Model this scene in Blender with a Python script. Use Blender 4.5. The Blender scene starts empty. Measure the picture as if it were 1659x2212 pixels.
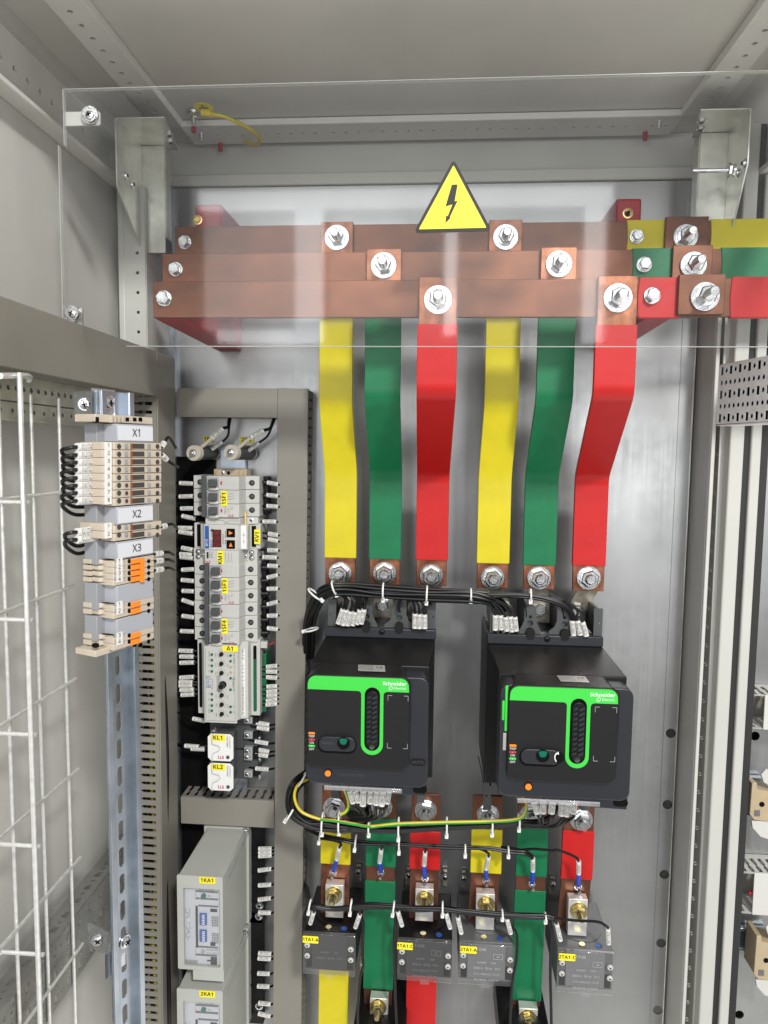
import bpy, bmesh, math, random
from mathutils import Vector, Matrix
random.seed(7)
S = bpy.context.scene
COL = S.collection
R = math.radians
# ------------------------------------------------------------------ camera (metres; mounting plate is the plane y = 0, camera 1 m in front)
F = 1535.0; PX, PY = 829.5, 1106.0
AY = Vector((134, -152, 1777)).normalized()
AX = Vector((1, .0118, 0)); AX = (AX - AX.dot(AY)*AY).normalized()
AD = AY.cross(AX)
cam = bpy.data.objects.new('camera', bpy.data.cameras.new('camera')); COL.objects.link(cam)
def wv(c): return Vector((c.dot(AX), c.dot(AY), -c.dot(AD)))
cr, cu, cb = wv(Vector((1,0,0))), wv(Vector((0,-1,0))), wv(Vector((0,0,-1)))
M = Matrix((cr, cu, cb)).transposed().to_4x4(); M.translation = (0, -1, 0); cam.matrix_world = M
cam.data.sensor_fit = 'VERTICAL'; cam.data.sensor_height = 24; cam.data.lens = F/2212*24
cam.data.clip_start = .02; cam.data.clip_end = 50
S.camera = cam
# ------------------------------------------------------------------ light
W = bpy.data.worlds.new('World'); S.world = W; W.use_nodes = True
nt = W.node_tree; bg = nt.nodes['Background']; bg.inputs[1].default_value = .80
tc = nt.nodes.new('ShaderNodeTexCoord'); sx = nt.nodes.new('ShaderNodeSeparateXYZ'); cr_ = nt.nodes.new('ShaderNodeValToRGB')
nt.links.new(tc.outputs['Generated'], sx.inputs[0]); nt.links.new(sx.outputs['Z'], cr_.inputs[0]); nt.links.new(cr_.outputs[0], bg.inputs[0])
mp = nt.nodes.new('ShaderNodeMath'); mp.operation = 'MULTIPLY_ADD'; mp.inputs[1].default_value = .5; mp.inputs[2].default_value = .5
nt.links.new(sx.outputs['Z'], mp.inputs[0]); nt.links.new(mp.outputs[0], cr_.inputs[0])
e = cr_.color_ramp.elements
e[0].position = 0; e[0].color = (2.5,2.45,2.33,1); e[1].position = 1; e[1].color = (.8,.8,.8,1)
for p, c in ((.20,(1.35,1.32,1.26,1)),(.33,(.36,.355,.34,1)),(.41,(.38,.375,.36,1)),(.48,(1.0,.99,.97,1)),(.52,(.80,.80,.80,1)),(.56,(.42,.42,.43,1)),(.65,(.38,.38,.39,1)),(.75,(1.15,1.15,1.17,1))):
    x = cr_.color_ramp.elements.new(p); x.color = c
# the darker patch of the room straight ahead of the plate, where the viewer stands
def wmath(op, a, b=None, clamp=False):
    m_ = nt.nodes.new('ShaderNodeMath'); m_.operation = op; m_.use_clamp = clamp
    for i_, v_ in ((0,a),(1,b)):
        if v_ is None: continue
        if isinstance(v_, (int,float)): m_.inputs[i_].default_value = v_
        else: nt.links.new(v_, m_.inputs[i_])
    return m_.outputs[0]
ax_ = wmath('ABSOLUTE', wmath('SUBTRACT', sx.outputs['X'], .04))
side_ = wmath('DIVIDE', wmath('SUBTRACT', ax_, .05), .26, True)
high_ = wmath('DIVIDE', wmath('SUBTRACT', sx.outputs['Z'], -.02), .16, True)
back_ = wmath('GREATER_THAN', sx.outputs['Y'], 0.0)
keep_ = wmath('MAXIMUM', wmath('MAXIMUM', side_, high_), back_)
gain_ = wmath('ADD', wmath('MULTIPLY', keep_, .78), .22)
mul_ = nt.nodes.new('ShaderNodeVectorMath'); mul_.operation = 'SCALE'; nt.links.new(cr_.outputs[0], mul_.inputs[0]); nt.links.new(gain_, mul_.inputs['Scale']); nt.links.new(mul_.outputs[0], bg.inputs[0])
def area(name, loc, target, sx_, sy_, power, color=(1,1,1)):
    L = bpy.data.lights.new(name, 'AREA'); L.shape = 'RECTANGLE'; L.size = sx_; L.size_y = sy_; L.energy = power; L.color = color
    o = bpy.data.objects.new(name, L); COL.objects.link(o); o.location = loc
    o.rotation_euler = (Vector(target)-Vector(loc)).to_track_quat('-Z', 'Y').to_euler()
    return o
area('ceiling_lamp_light', (1.10,-3.0,2.03), (-.05,0,-.15), .34, .34, 120, (1,.985,.95))
# two broad soft fill lamps added low behind the viewer, left and right of where he stands
area('room_fill_light', (-1.05,-3.0,.02), (-1.05,0,.02), 1.3, .78, 3.9*math.pi*1.3*.78, (.97,.985,1))
area('room_fill_light', (1.05,-3.0,.02), (1.05,0,.02), 1.2, .78, 3.9*math.pi*1.2*.78, (.97,.985,1))
# the daylit window of the room behind the viewer, mirrored faintly in the acrylic: glazing and bright white frame strips
def window_light(x0, y0, x1, y1, rad, dy=0):
    k = 3.4/.7; yl = -3.0+dy
    def q(px, py):
        r = Vector(((px-PX)/F, (py-PY)/F, 1)); w = Vector((r.dot(AX), r.dot(AY), -r.dot(AD))); return w*(.7/w.y)*k
    a, b = q(x0,y0), q(x1,y1); w_, h_ = abs(b.x-a.x), abs(a.z-b.z); c = ((a.x+b.x)/2, yl, (a.z+b.z)/2)
    area('window_daylight', c, (c[0], 0, c[2]), w_, h_, rad*math.pi*w_*h_, (.96,.98,1))
window_light(440,446,636,714,3.4); window_light(712,452,1262,700,2.0)
for q_ in ((430,415,1322,446),(638,448,700,742),(470,714,636,742),(1264,448,1300,742),(962,500,984,725)): window_light(*q_, 10.0, .01)
S.view_settings.view_transform = 'Standard'; S.view_settings.look = 'None'
S.view_settings.exposure = 0; S.view_settings.gamma = 1
S.render.engine = 'CYCLES'
S.cycles.max_bounces = 8; S.cycles.transparent_max_bounces = 16; S.cycles.caustics_reflective = False; S.cycles.caustics_refractive = False

# ------------------------------------------------------------------ helpers
def ray(px, py):
    r = Vector(((px-PX)/F, (py-PY)/F, 1)); return Vector((r.dot(AX), r.dot(AY), -r.dot(AD)))
def at(px, py, Y):
    w = ray(px, py); w = w*((Y+1)/w.y); return Vector((w.x, w.y-1, w.z))
def onplane(px, py, pt, n):
    w = ray(px, py); c = Vector((0,-1,0)); return c + w*((Vector(pt)-c).dot(n)/w.dot(n))
def rect(x0, y0, x1, y1, Y):
    ym, xm = (y0+y1)/2, (x0+x1)/2
    return at(x0,ym,Y).x, at(x1,ym,Y).x, at(xm,y1,Y).z, at(xm,y0,Y).z
def crop(ox, oy, s): return lambda x, y: (ox+x*s, oy+y*s)
k_mcb = crop(362.9,829.5,.2108); k_rel = crop(362.9,1209.7,.2343); k_term = crop(0,829.5,.25); k_rail = crop(0,1296,.4139)
k_ka = crop(362.9,1684.9,.2384); k_b1 = crop(639.4,1192.4,.2422); k_b2 = crop(1002.3,1192.4,.2577)
k_l1 = crop(604.8,1676.3,.2422); k_l2 = crop(967.7,1710.8,.25); k_r1 = crop(1347.9,708.5,.3437); k_r2 = crop(1347.9,1451.6,.3437)
k_t1 = crop(0,0,.5); k_t2 = crop(829.5,0,.5); k_t3 = crop(0,414.8,.5); k_t4 = crop(829.5,414.8,.5)

def mat(name, base, rough=.5, metal=0, var=0, vscale=30, bump=0, bscale=200, stretch=None, coat=0, spec=.5, alt=None, aniso=0):
    m = bpy.data.materials.new(name); m.use_nodes = True; n = m.node_tree.nodes; l = m.node_tree.links
    b = n['Principled BSDF']; b.inputs['Base Color'].default_value = (*base,1); b.inputs['Roughness'].default_value = rough
    b.inputs['Metallic'].default_value = metal; b.inputs['Specular IOR Level'].default_value = spec; b.inputs['Coat Weight'].default_value = coat
    t = n.new('ShaderNodeTexCoord'); mp = n.new('ShaderNodeMapping'); l.new(t.outputs['Object'], mp.inputs[0])
    if stretch: mp.inputs['Scale'].default_value = stretch
    if var:
        z = n.new('ShaderNodeTexNoise'); z.inputs['Scale'].default_value = vscale; z.inputs['Detail'].default_value = 6; z.inputs['Roughness'].default_value = .6
        l.new(mp.outputs[0], z.inputs[0]); r = n.new('ShaderNodeValToRGB'); l.new(z.outputs['Fac'], r.inputs[0])
        r.color_ramp.elements[0].position = .35; r.color_ramp.elements[1].position = .68
        a = [c*(1-var) for c in base]; c2 = list(alt) if alt else [min(1,c*(1+var)) for c in base]
        r.color_ramp.elements[0].color = (*a,1); r.color_ramp.elements[1].color = (*c2,1); l.new(r.outputs[0], b.inputs['Base Color'])
        ra = n.new('ShaderNodeMapRange'); ra.inputs['To Min'].default_value = max(.03,rough*(1-.5*min(1,var*2))); ra.inputs['To Max'].default_value = min(1,rough*(1+.5*min(1,var*2)))
        l.new(z.outputs['Fac'], ra.inputs['Value']); l.new(ra.outputs[0], b.inputs['Roughness'])
    if bump:
        z = n.new('ShaderNodeTexNoise'); z.inputs['Scale'].default_value = bscale; z.inputs['Detail'].default_value = 4; l.new(mp.outputs[0], z.inputs[0])
        u = n.new('ShaderNodeBump'); u.inputs['Strength'].default_value = bump; u.inputs['Distance'].default_value = .001
        l.new(z.outputs['Fac'], u.inputs['Height']); l.new(u.outputs[0], b.inputs['Normal'])
    return m
def glass(name, tint, refl, rough=.015, opac=0, ocol=(.5,.5,.5)):
    m = bpy.data.materials.new(name); m.use_nodes = True; n = m.node_tree.nodes; l = m.node_tree.links; n.clear()
    o = n.new('ShaderNodeOutputMaterial'); tr = n.new('ShaderNodeBsdfTransparent'); tr.inputs[0].default_value = (*tint,1)
    g = n.new('ShaderNodeBsdfGlossy'); g.inputs['Roughness'].default_value = rough; fr = n.new('ShaderNodeFresnel'); fr.inputs[0].default_value = refl
    ge = n.new('ShaderNodeNewGeometry'); mm = n.new('ShaderNodeMath'); mm.operation = 'SUBTRACT'; mm.inputs[0].default_value = 1; l.new(ge.outputs['Backfacing'], mm.inputs[1])
    m3 = n.new('ShaderNodeMath'); m3.operation = 'MULTIPLY'; l.new(fr.outputs[0], m3.inputs[0]); l.new(mm.outputs[0], m3.inputs[1])
    mx = n.new('ShaderNodeMixShader'); l.new(m3.outputs[0], mx.inputs[0])
    if opac:
        d = n.new('ShaderNodeBsdfDiffuse'); d.inputs[0].default_value = (*ocol,1); m2 = n.new('ShaderNodeMixShader'); m2.inputs[0].default_value = opac
        l.new(tr.outputs[0], m2.inputs[1]); l.new(d.outputs[0], m2.inputs[2]); l.new(m2.outputs[0], mx.inputs[1])
    else: l.new(tr.outputs[0], mx.inputs[1])
    l.new(g.outputs[0], mx.inputs[2]); l.new(mx.outputs[0], o.inputs[0]); return m
m_ral = mat('painted_light_grey', (.56,.555,.52), .42, var=.06, vscale=6, bump=.12, bscale=1500)
m_roof = mat('painted_roof_grey', (.60,.59,.55), .45, var=.07, vscale=4, bump=.12, bscale=1500)
m_white = mat('painted_frame_white', (.50,.50,.465), .4, var=.03, vscale=8)
m_duct = mat('duct_grey_plastic', (.240,.226,.195), .42, var=.04, vscale=14, bump=.05, bscale=900)
m_zinc = mat('zinc_plated_steel', (.72,.73,.74), .24, 1, var=.15, vscale=120, bump=.1, bscale=600)
m_galv = mat('galvanised_bracket', (.70,.70,.64), .34, .9, var=.22, vscale=18, bump=.08, bscale=500)
m_dstrip = mat('dull_punched_steel', (.36,.36,.35), .40, .75, var=.2, vscale=20)
m_beam_lit = mat('frame_paint_lit', (.70,.695,.66), .36, var=.04, vscale=8, bump=.08, bscale=1500)  # cabinet paint made lighter: light on the beams is put into the colour
m_rail = mat('blue_zinc_rail', (.45,.50,.56), .3, .9, var=.18, vscale=30)
m_wire_st = mat('galvanised_wire', (.84,.84,.82), .34, .6, var=.10, vscale=160)
m_copper = mat('copper_bar', (.105,.052,.035), .40, .70, var=.28, vscale=7, alt=(.26,.105,.060), stretch=(1,1,1.7))
m_copper2 = mat('bright_copper', (.22,.085,.048), .36, .82, var=.35, vscale=45, alt=(.46,.19,.11))
m_yel = mat('yellow_sleeve', (.62,.52,.012), .40, spec=.4, var=.06, vscale=22, bump=.45, bscale=55)
m_grn = mat('green_sleeve', (.004,.155,.058), .40, spec=.4, var=.10, vscale=22, bump=.45, bscale=55)
m_red = mat('red_sleeve', (.50,.011,.011), .40, spec=.4, var=.06, vscale=22, bump=.45, bscale=55)
m_redins = mat('crimson_resin', (.34,.006,.014), .4, var=.12, vscale=30)
m_brass = mat('brass', (.70,.50,.22), .28, 1, var=.15, vscale=200)
m_ypass = mat('yellow_passivated', (.62,.52,.27), .25, 1, var=.25, vscale=150)
m_alu = mat('aluminium_block', (.75,.74,.72), .38, .6, var=.08, vscale=90)
m_tin = mat('tinned_copper', (.50,.46,.38), .34, .9, var=.3, vscale=60)
m_blk = mat('black_insulation', (.004,.004,.005), .40, spec=.35, bump=.1, bscale=300)
m_blkp = mat('black_plastic', (.0045,.0045,.005), .42, spec=.35, var=.1, vscale=30, bump=.1, bscale=1500)
m_char = mat('charcoal_plastic', (.0145,.016,.021), .42, var=.05, vscale=20, bump=.12, bscale=1800)
m_panel = mat('panel_film_black', (.0078,.0072,.0080), .5, spec=.35, bump=.08, bscale=2500)
m_dgrey = mat('dark_grey_plastic', (.065,.068,.070), .42, var=.06, vscale=30)
m_grey = mat('grey_plastic', (.33,.33,.33), .45, var=.04, vscale=20)
m_mcb = mat('light_breaker_plastic', (.52,.52,.49), .38, var=.03, vscale=20)
m_ka = mat('relay_box_plastic', (.44,.45,.415), .42, var=.03, vscale=15, bump=.05, bscale=900)
m_beige = mat('beige_terminal', (.50,.43,.34), .42, var=.06, vscale=60)
m_tan = mat('tan_terminal', (.44,.35,.22), .42, var=.06, vscale=60)
m_org = mat('orange_lever', (.90,.24,.02), .35)
m_dorg = mat('burnt_orange_slide', (.26,.075,.025), .4)
m_brnbore = mat('bore_shadow_brown', (.05,.045,.04), .5)
m_lab = mat('white_marker', (.70,.69,.66), .4)
m_ylab = mat('yellow_label', (.92,.80,.02), .42)
m_ink = mat('black_ink', (.012,.012,.012), .6)
m_gink = mat('grey_ink', (.13,.13,.13), .6)
m_dink = mat('dark_relief', (.060,.063,.070), .5)
m_wink = mat('white_print', (.78,.78,.76), .5)
m_lgink = mat('light_grey_print', (.46,.46,.46), .5)
m_dgp = mat('faded_print', (.20,.20,.20), .5)
m_sgreen = mat('lime_green_print', (.045,.56,.055), .42)
m_dgreen = mat('dark_green_window', (.004,.13,.075), .25)
m_wred = mat('red_print', (.45,.03,.04), .45)
m_mag = mat('magenta_print', (.50,.02,.12), .5)
m_blue = mat('blue_print', (.02,.09,.36), .4)
m_bcrimp = mat('blue_crimp', (.01,.08,.62), .35)
m_disp = mat('dark_red_display', (.07,.004,.006), .2, coat=.5)
m_seg = mat('display_segments', (.20,.01,.012), .4)
m_pcb = mat('green_connector', (.008,.12,.045), .4)
m_void = mat('dark_hole', (.004,.004,.004), .8, spec=.1)
m_tie = mat('cable_tie_nylon', (.78,.78,.76), .35)
m_card = mat('grey_card', (.36,.37,.40), .35)
m_holder = mat('grey_label_holder', (.27,.275,.29), .35)
m_paper = mat('white_card', (.60,.61,.64), .35)
m_gyw = mat('earth_green', (.02,.30,.03), .35)
m_eyw = mat('earth_yellow', (.62,.49,.03), .35)
m_gask = mat('rubber_gasket', (.018,.018,.017), .6)
m_ceram = mat('ceramic_resistor', (.50,.46,.39), .55, var=.1, vscale=90)
m_silver = mat('silver_sticker', (.42,.42,.41), .35, .3)
m_bright = mat('bright_punched_steel', (.86,.86,.86), .40, .10, var=.08, vscale=90)
m_acr = glass('clear_acrylic', (.97,.975,.975), 1.50, .050, .006, (.7,.7,.72))
m_acre = glass('acrylic_edge', (.8,.82,.82), 1.6, .1, .38, (.8,.8,.78))
m_smoke = glass('smoky_cover', (.92,.92,.92), 1.55, .05, .09, (.4,.4,.4))
m_clear2 = glass('frosted_label_rail', (.97,.97,.98), 1.6, .08, .20, (.75,.75,.77))
m_clear = glass('clear_plastic', (.97,.975,.98), 1.4, .05, .06, (.7,.7,.7))
# the mounting plate: mottled zinc with soft streaks and fine scratches
m_plate = mat('mounting_plate_zinc', (.44,.445,.445), .30, .86, var=.15, vscale=4.2, bump=.05, bscale=60)
def finish_plate():
    n = m_plate.node_tree.nodes; l = m_plate.node_tree.links; b = n['Principled BSDF']
    t = n.new('ShaderNodeTexCoord'); mp = n.new('ShaderNodeMapping'); mp.inputs['Scale'].default_value = (260,1,5); mp.inputs['Rotation'].default_value = (0,.12,0)
    z = n.new('ShaderNodeTexNoise'); z.inputs['Scale'].default_value = 1; z.inputs['Detail'].default_value = 3
    l.new(t.outputs['Object'], mp.inputs[0]); l.new(mp.outputs[0], z.inputs[0])
    v = n.new('ShaderNodeTexVoronoi'); v.feature = 'F1'; v.inputs['Scale'].default_value = 70; l.new(t.outputs['Object'], v.inputs['Vector'])
    ad = n.new('ShaderNodeMath'); ad.operation = 'MULTIPLY_ADD'; ad.inputs[1].default_value = .3; l.new(v.outputs['Distance'], ad.inputs[0]); l.new(z.outputs['Fac'], ad.inputs[2])
    mr = n.new('ShaderNodeMapRange'); mr.inputs['From Min'].default_value = .3; mr.inputs['From Max'].default_value = .9; mr.inputs['To Min'].default_value = .31; mr.inputs['To Max'].default_value = .41
    l.new(ad.outputs[0], mr.inputs['Value']); l.new(mr.outputs[0], b.inputs['Roughness'])
finish_plate()
def scratches(m, rots, tint, amount):
    n = m.node_tree.nodes; l = m.node_tree.links; b = n['Principled BSDF']; src = b.inputs['Base Color'].links[0].from_socket
    t = n.new('ShaderNodeTexCoord')
    for k, (rot, sc) in enumerate(rots):
        mp = n.new('ShaderNodeMapping'); mp.inputs['Rotation'].default_value = (0, rot, 0); mp.inputs['Scale'].default_value = sc; mp.inputs['Location'].default_value = (k*3.1, 0, k*1.7)
        z = n.new('ShaderNodeTexNoise'); z.inputs['Scale'].default_value = 1; z.inputs['Detail'].default_value = 1
        mr = n.new('ShaderNodeMapRange'); mr.inputs['From Min'].default_value = .77; mr.inputs['From Max'].default_value = .83; mr.inputs['To Max'].default_value = amount
        mx = n.new('ShaderNodeMixRGB'); mx.inputs[2].default_value = (*tint, 1)
        l.new(t.outputs['Object'], mp.inputs[0]); l.new(mp.outputs[0], z.inputs[0]); l.new(z.outputs['Fac'], mr.inputs['Value']); l.new(mr.outputs[0], mx.inputs[0]); l.new(src, mx.inputs[1]); src = mx.outputs[0]
    l.new(src, b.inputs['Base Color'])
scratches(m_plate, ((.45,(7,1,330)),(-1.0,(9,1,300)),(2.3,(12,1,420))), (.9,.9,.9), .4)
scratches(m_ral, ((.7,(7,7,300)),(-.3,(6,6,260))), (.55,.55,.53), .35)
scratches(m_roof, ((1.2,(300,7,7)),(.2,(6,260,6))), (.55,.55,.53), .3)
scratches(m_copper, ((.02,(4,1,260)),(.5,(16,1,400))), (.40,.19,.12), .3)

OFF = {}                                   # world origin of each root, so every mesh can be written in world metres
def tag(o, label, cat, group=None, kind=None):
    if label: o['label'] = label
    if cat: o['category'] = cat
    if group: o['group'] = group
    if kind: o['kind'] = kind
    return o
def thing(name, label, cat, loc, group=None, kind=None):
    o = bpy.data.objects.new(name, None); COL.objects.link(o); o.location = loc; o.empty_display_size = .01
    OFF[o.name] = Vector(loc); return tag(o, label, cat, group, kind)
def link(name, me, m, parent=None, label=None):
    off = OFF[parent.name] if parent else Vector((0,0,0))
    if off.length: me.transform(Matrix.Translation(-off))
    me.materials.append(m)
    o = bpy.data.objects.new(name, me); COL.objects.link(o)
    if parent: o.parent = parent
    OFF[o.name] = off
    if label: o['label'] = label
    return o
class MB:
    def __init__(s, fr=None): s.v = []; s.f = []; s.fr = fr; s.sm = False
    def add(s, vs, fs):
        k = len(s.v); s.v += [Vector(v) for v in vs]; s.f += [tuple(i+k for i in f) for f in fs]; return s
    def box(s, x0, x1, y0, y1, z0, z1):
        if x1<x0: x0,x1=x1,x0
        if y1<y0: y0,y1=y1,y0
        if z1<z0: z0,z1=z1,z0
        return s.add([(x0,y0,z0),(x1,y0,z0),(x1,y1,z0),(x0,y1,z0),(x0,y0,z1),(x1,y0,z1),(x1,y1,z1),(x0,y1,z1)],
            [(0,3,2,1),(4,5,6,7),(0,1,5,4),(1,2,6,5),(2,3,7,6),(3,0,4,7)])
    def loft(s, rings, cap=True):
        k = len(s.v); n = len(rings[0])
        for r in rings: s.v += [Vector(p) for p in r]
        for a in range(len(rings)-1):
            for i in range(n):
                j = (i+1)%n; s.f.append((k+a*n+i, k+a*n+j, k+(a+1)*n+j, k+(a+1)*n+i))
        if cap: s.f.append(tuple(k+i for i in reversed(range(n)))); s.f.append(tuple(k+(len(rings)-1)*n+i for i in range(n)))
        return s
    def prism(s, poly, axis, a, b):        # poly of 2D points in the plane across `axis`
        def p3(u, v, w): return {'x':(w,u,v),'y':(u,w,v),'z':(u,v,w)}[axis]
        return s.loft([[p3(u,v,a) for u,v in poly],[p3(u,v,b) for u,v in poly]])
    def cyl(s, p0, p1, r, n=20, r1=None, rot=0):
        p0, p1 = Vector(p0), Vector(p1); d = (p1-p0).normalized(); a = d.orthogonal().normalized()
        if abs(d.y) > .9: a = Vector((1,0,0))
        b = d.cross(a).normalized(); a = b.cross(d); r1 = r if r1 is None else r1
        return s.loft([[p+q*(a*math.cos(rot+2*math.pi*i/n)+b*math.sin(rot+2*math.pi*i/n)) for i in range(n)] for p,q in ((p0,r),(p1,r1))])
    def lathe(s, p0, d, prof, n=24):
        p0 = Vector(p0); d = Vector(d).normalized(); a = d.orthogonal().normalized(); b = d.cross(a)
        return s.loft([[p0+d*h+r*(a*math.cos(2*math.pi*i/n)+b*math.sin(2*math.pi*i/n)) for i in range(n)] for h,r in prof])
    def tube(s, pts, r, n=8, sub=6, closed=False):
        pts = spline(pts, sub, closed); rings = []; up = None
        N = len(pts)
        for i,p in enumerate(pts):
            if closed: d = (pts[(i+1)%N]-pts[i-1]).normalized()
            else: d = (pts[min(i+1,N-1)]-pts[max(i-1,0)]).normalized()
            if up is None: up = d.orthogonal().normalized()
            up = (up-up.dot(d)*d).normalized(); b = d.cross(up)
            rings.append([p+r*(up*math.cos(2*math.pi*k/n)+b*math.sin(2*math.pi*k/n)) for k in range(n)])
        if closed: rings.append(rings[0])
        return s.loft(rings, not closed)
    def build(s, name, m, parent=None, label=None, bevel=0, seg=2, smooth=None):
        vs = [s.fr(v) for v in s.v] if s.fr else s.v
        me = bpy.data.meshes.new(name); me.from_pydata([tuple(v) for v in vs], [], s.f)
        bm = bmesh.new(); bm.from_mesh(me); bmesh.ops.recalc_face_normals(bm, faces=bm.faces); bm.to_mesh(me); bm.free()
        o = link(name, me, m, parent, label)
        me.shade_smooth(); me.set_sharp_from_angle(angle=R(35))
        if bevel:
            b = o.modifiers.new('bevel', 'BEVEL'); b.width = bevel; b.segments = seg; b.limit_method = 'ANGLE'; b.angle_limit = R(40); b.harden_normals = False
        return o
def spline(pts, sub=6, closed=False):
    pts = [Vector(p) for p in pts]; N = len(pts)
    if N < 3 and not closed: return pts
    out = []
    rng = range(N) if closed else range(N-1)
    for i in rng:
        if closed: a,b,c,d = pts[i-1],pts[i],pts[(i+1)%N],pts[(i+2)%N]
        else: a,b,c,d = pts[max(i-1,0)],pts[i],pts[i+1],pts[min(i+2,N-1)]
        for k in range(sub):
            t = k/sub; out.append(.5*((2*b)+(c-a)*t+(2*a-5*b+4*c-d)*t*t+(3*b-a-3*c+d)*t**3))
    if not closed: out.append(pts[-1])
    return out
def rrect(x0, x1, y0, y1, r, n=6):
    o = []
    for cx, cy, a in ((x1-r,y1-r,0),(x0+r,y1-r,90),(x0+r,y0+r,180),(x1-r,y0+r,270)):
        for i in range(n+1): t = R(a+90*i/n); o.append((cx+r*math.cos(t), cy+r*math.sin(t)))
    return o
def circ(x, y, r, n=16): return [(x+r*math.cos(2*math.pi*i/n), y+r*math.sin(2*math.pi*i/n)) for i in range(n)]
def plate(name, outer, holes, t, fr, m, parent=None, label=None, bev=0):
    """sheet of thickness t with real holes; outer and holes are 2D outlines, fr maps (u, v, w) to the world, w is along the thickness"""
    cu = bpy.data.curves.new(name, 'CURVE'); cu.dimensions = '2D'; cu.fill_mode = 'BOTH'; cu.extrude = t/2
    for poly in [outer]+list(holes):
        sp = cu.splines.new('POLY'); sp.points.add(len(poly)-1); sp.use_cyclic_u = True
        for p, q in zip(sp.points, poly): p.co = (q[0]*100, q[1]*100, 0, 1)
    cu.extrude = t/2*100
    tmp = bpy.data.objects.new('tmp', cu); me = bpy.data.meshes.new_from_object(tmp); bpy.data.objects.remove(tmp); bpy.data.curves.remove(cu)
    for v in me.vertices: v.co = fr(Vector(v.co)/100)
    o = link(name, me, m, parent, label); return o
TXT = {}
def text(s, p, h, m, parent, ang=0, fr=None, align='CENTER', sx_=1.0, name='lettering', bold=0):
    """flat lettering of cap height h, centred on world point p, facing -y unless a frame (xdir, ydir) is given"""
    def ch(c):
        o = ord(c); B = bold >= .01
        if 48<=o<58: return chr((0x1D7EC if B else 0x1D7E2)+o-48)
        if 65<=o<91: return chr((0x1D5D4 if B else 0x1D5A0)+o-65)
        if 97<=o<123: return chr((0x1D5EE if B else 0x1D5BA)+o-97)
        return c
    s = ''.join(ch(c) for c in s); bold = 0
    key = (s, align, bold)
    if key not in TXT:
        cu = bpy.data.curves.new('t', 'FONT'); cu.body = s; cu.align_x = align; cu.align_y = 'CENTER'; cu.size = 1.0; cu.resolution_u = 2; cu.offset = bold
        tmp = bpy.data.objects.new('tmp', cu); TXT[key] = bpy.data.meshes.new_from_object(tmp); bpy.data.objects.remove(tmp); bpy.data.curves.remove(cu)
    me = TXT[key].copy(); k = h/.72
    xd, yd = fr if fr else (Vector((1,0,0)), Vector((0,0,1)))
    c, sn = math.cos(ang), math.sin(ang); X = xd*c+yd*sn; Y = -xd*sn+yd*c; n = X.cross(Y); p = Vector(p)
    for v in me.vertices: v.co = p + X*v.co.x*k*sx_ + Y*v.co.y*k + n*v.co.z
    return link(name, me, m, parent)
def tagplate(s, x0, y0, x1, y1, Y, parent, ang=0, h=None, m=None, ink=None, name='label_plate', skew=0, bold=.01):
    """thin printed label lying on a surface at depth Y, corners in picture units"""
    X0,X1,Z0,Z1 = rect(x0,y0,x1,y1,Y)
    o = MB().prism(rrect(X0,X1,Z0,Z1,min(X1-X0,Z1-Z0)*.12,3),'y',Y-.0004,Y).build(name, m or m_ylab, parent)
    hh = h or (min(X1-X0,Z1-Z0)*.52)
    text(s, ((X0+X1)/2, Y-.0007, (Z0+Z1)/2), hh, ink or m_ink, o, ang, bold=bold)
    return o
def hexpoly(r, rot=0): return [(r*math.cos(R(60*i+rot)), r*math.sin(R(60*i+rot))) for i in range(6)]
def bolt(p, parent, rw=.013, rh=.0095, hh=.007, stud=.012, rs=.005, m=None, rot=None, d=(0,-1,0), name='bolt', washer=True, wt=.0025):
    m = m or m_zinc; rot = random.uniform(0,60) if rot is None else rot
    p = Vector(p); d = Vector(d).normalized(); a = d.orthogonal().normalized()
    b = MB(); a0 = rot
    if hh:
        q0 = p+d*wt*1.6; b.cyl(q0, q0+d*hh*.8, rh, 6, rot=R(rot)); b.cyl(q0+d*hh*.8, q0+d*hh, rh, 6, rh*.86, R(rot))
    if stud:
        q = p+d*(wt+hh); n = max(3,int(stud/.0013)); prof = []
        for i in range(n): prof += [(i*stud/n, rs), ((i+.5)*stud/n, rs*.9)]
        prof += [(stud, rs*.8)]; b.lathe(q, d, prof, 14)
    else: b.cyl(p+d*(wt*1.6+hh), p+d*(wt*1.6+hh+.0006), rh*.7, 18, rh*.66)
    o = b.build(name, m, parent)
    if washer:
        w = MB().lathe(p, d, [(0,rw),(wt*.8,rw),(wt,rw*.97),(wt,rw*.7),(wt*1.6,rw*.68),(wt*1.6,rw*.4)], 32).build('washer', m, o)
    return o
def screw(p, parent, r=.004, d=(0,-1,0), m=None, name='screw', cross=True):
    p = Vector(p); d = Vector(d).normalized()
    o = MB().lathe(p, d, [(0,r*1.25),(r*.2,r*1.25),(r*.2,r),(r*.55,r*.85),(r*.75,r*.4)], 18).build(name, m or m_zinc, parent)
    if cross:
        a = d.orthogonal().normalized(); t = random.uniform(0,1.5); b = d.cross(a); a, b = a*math.cos(t)+b*math.sin(t), b*math.cos(t)-a*math.sin(t)
        c = MB()
        for u, v in ((a,b),(b,a)):
            q = p+d*r*.78; vs = []
            for w in (-r*.2, r*.08):
                for s1, s2 in ((-1,-1),(1,-1),(1,1),(-1,1)): vs.append(q+d*w+u*s1*r*.55+v*s2*r*.12)
            c.add(vs, [(0,3,2,1),(4,5,6,7),(0,1,5,4),(1,2,6,5),(2,3,7,6),(3,0,4,7)])
        c.build('cross_recess', m_void, o)
    return o
FRONT = lambda Y: (lambda v: Vector((v.x, Y-v.z, v.y)))       # sheet frame: u = x, v = z, thickness along y

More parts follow.
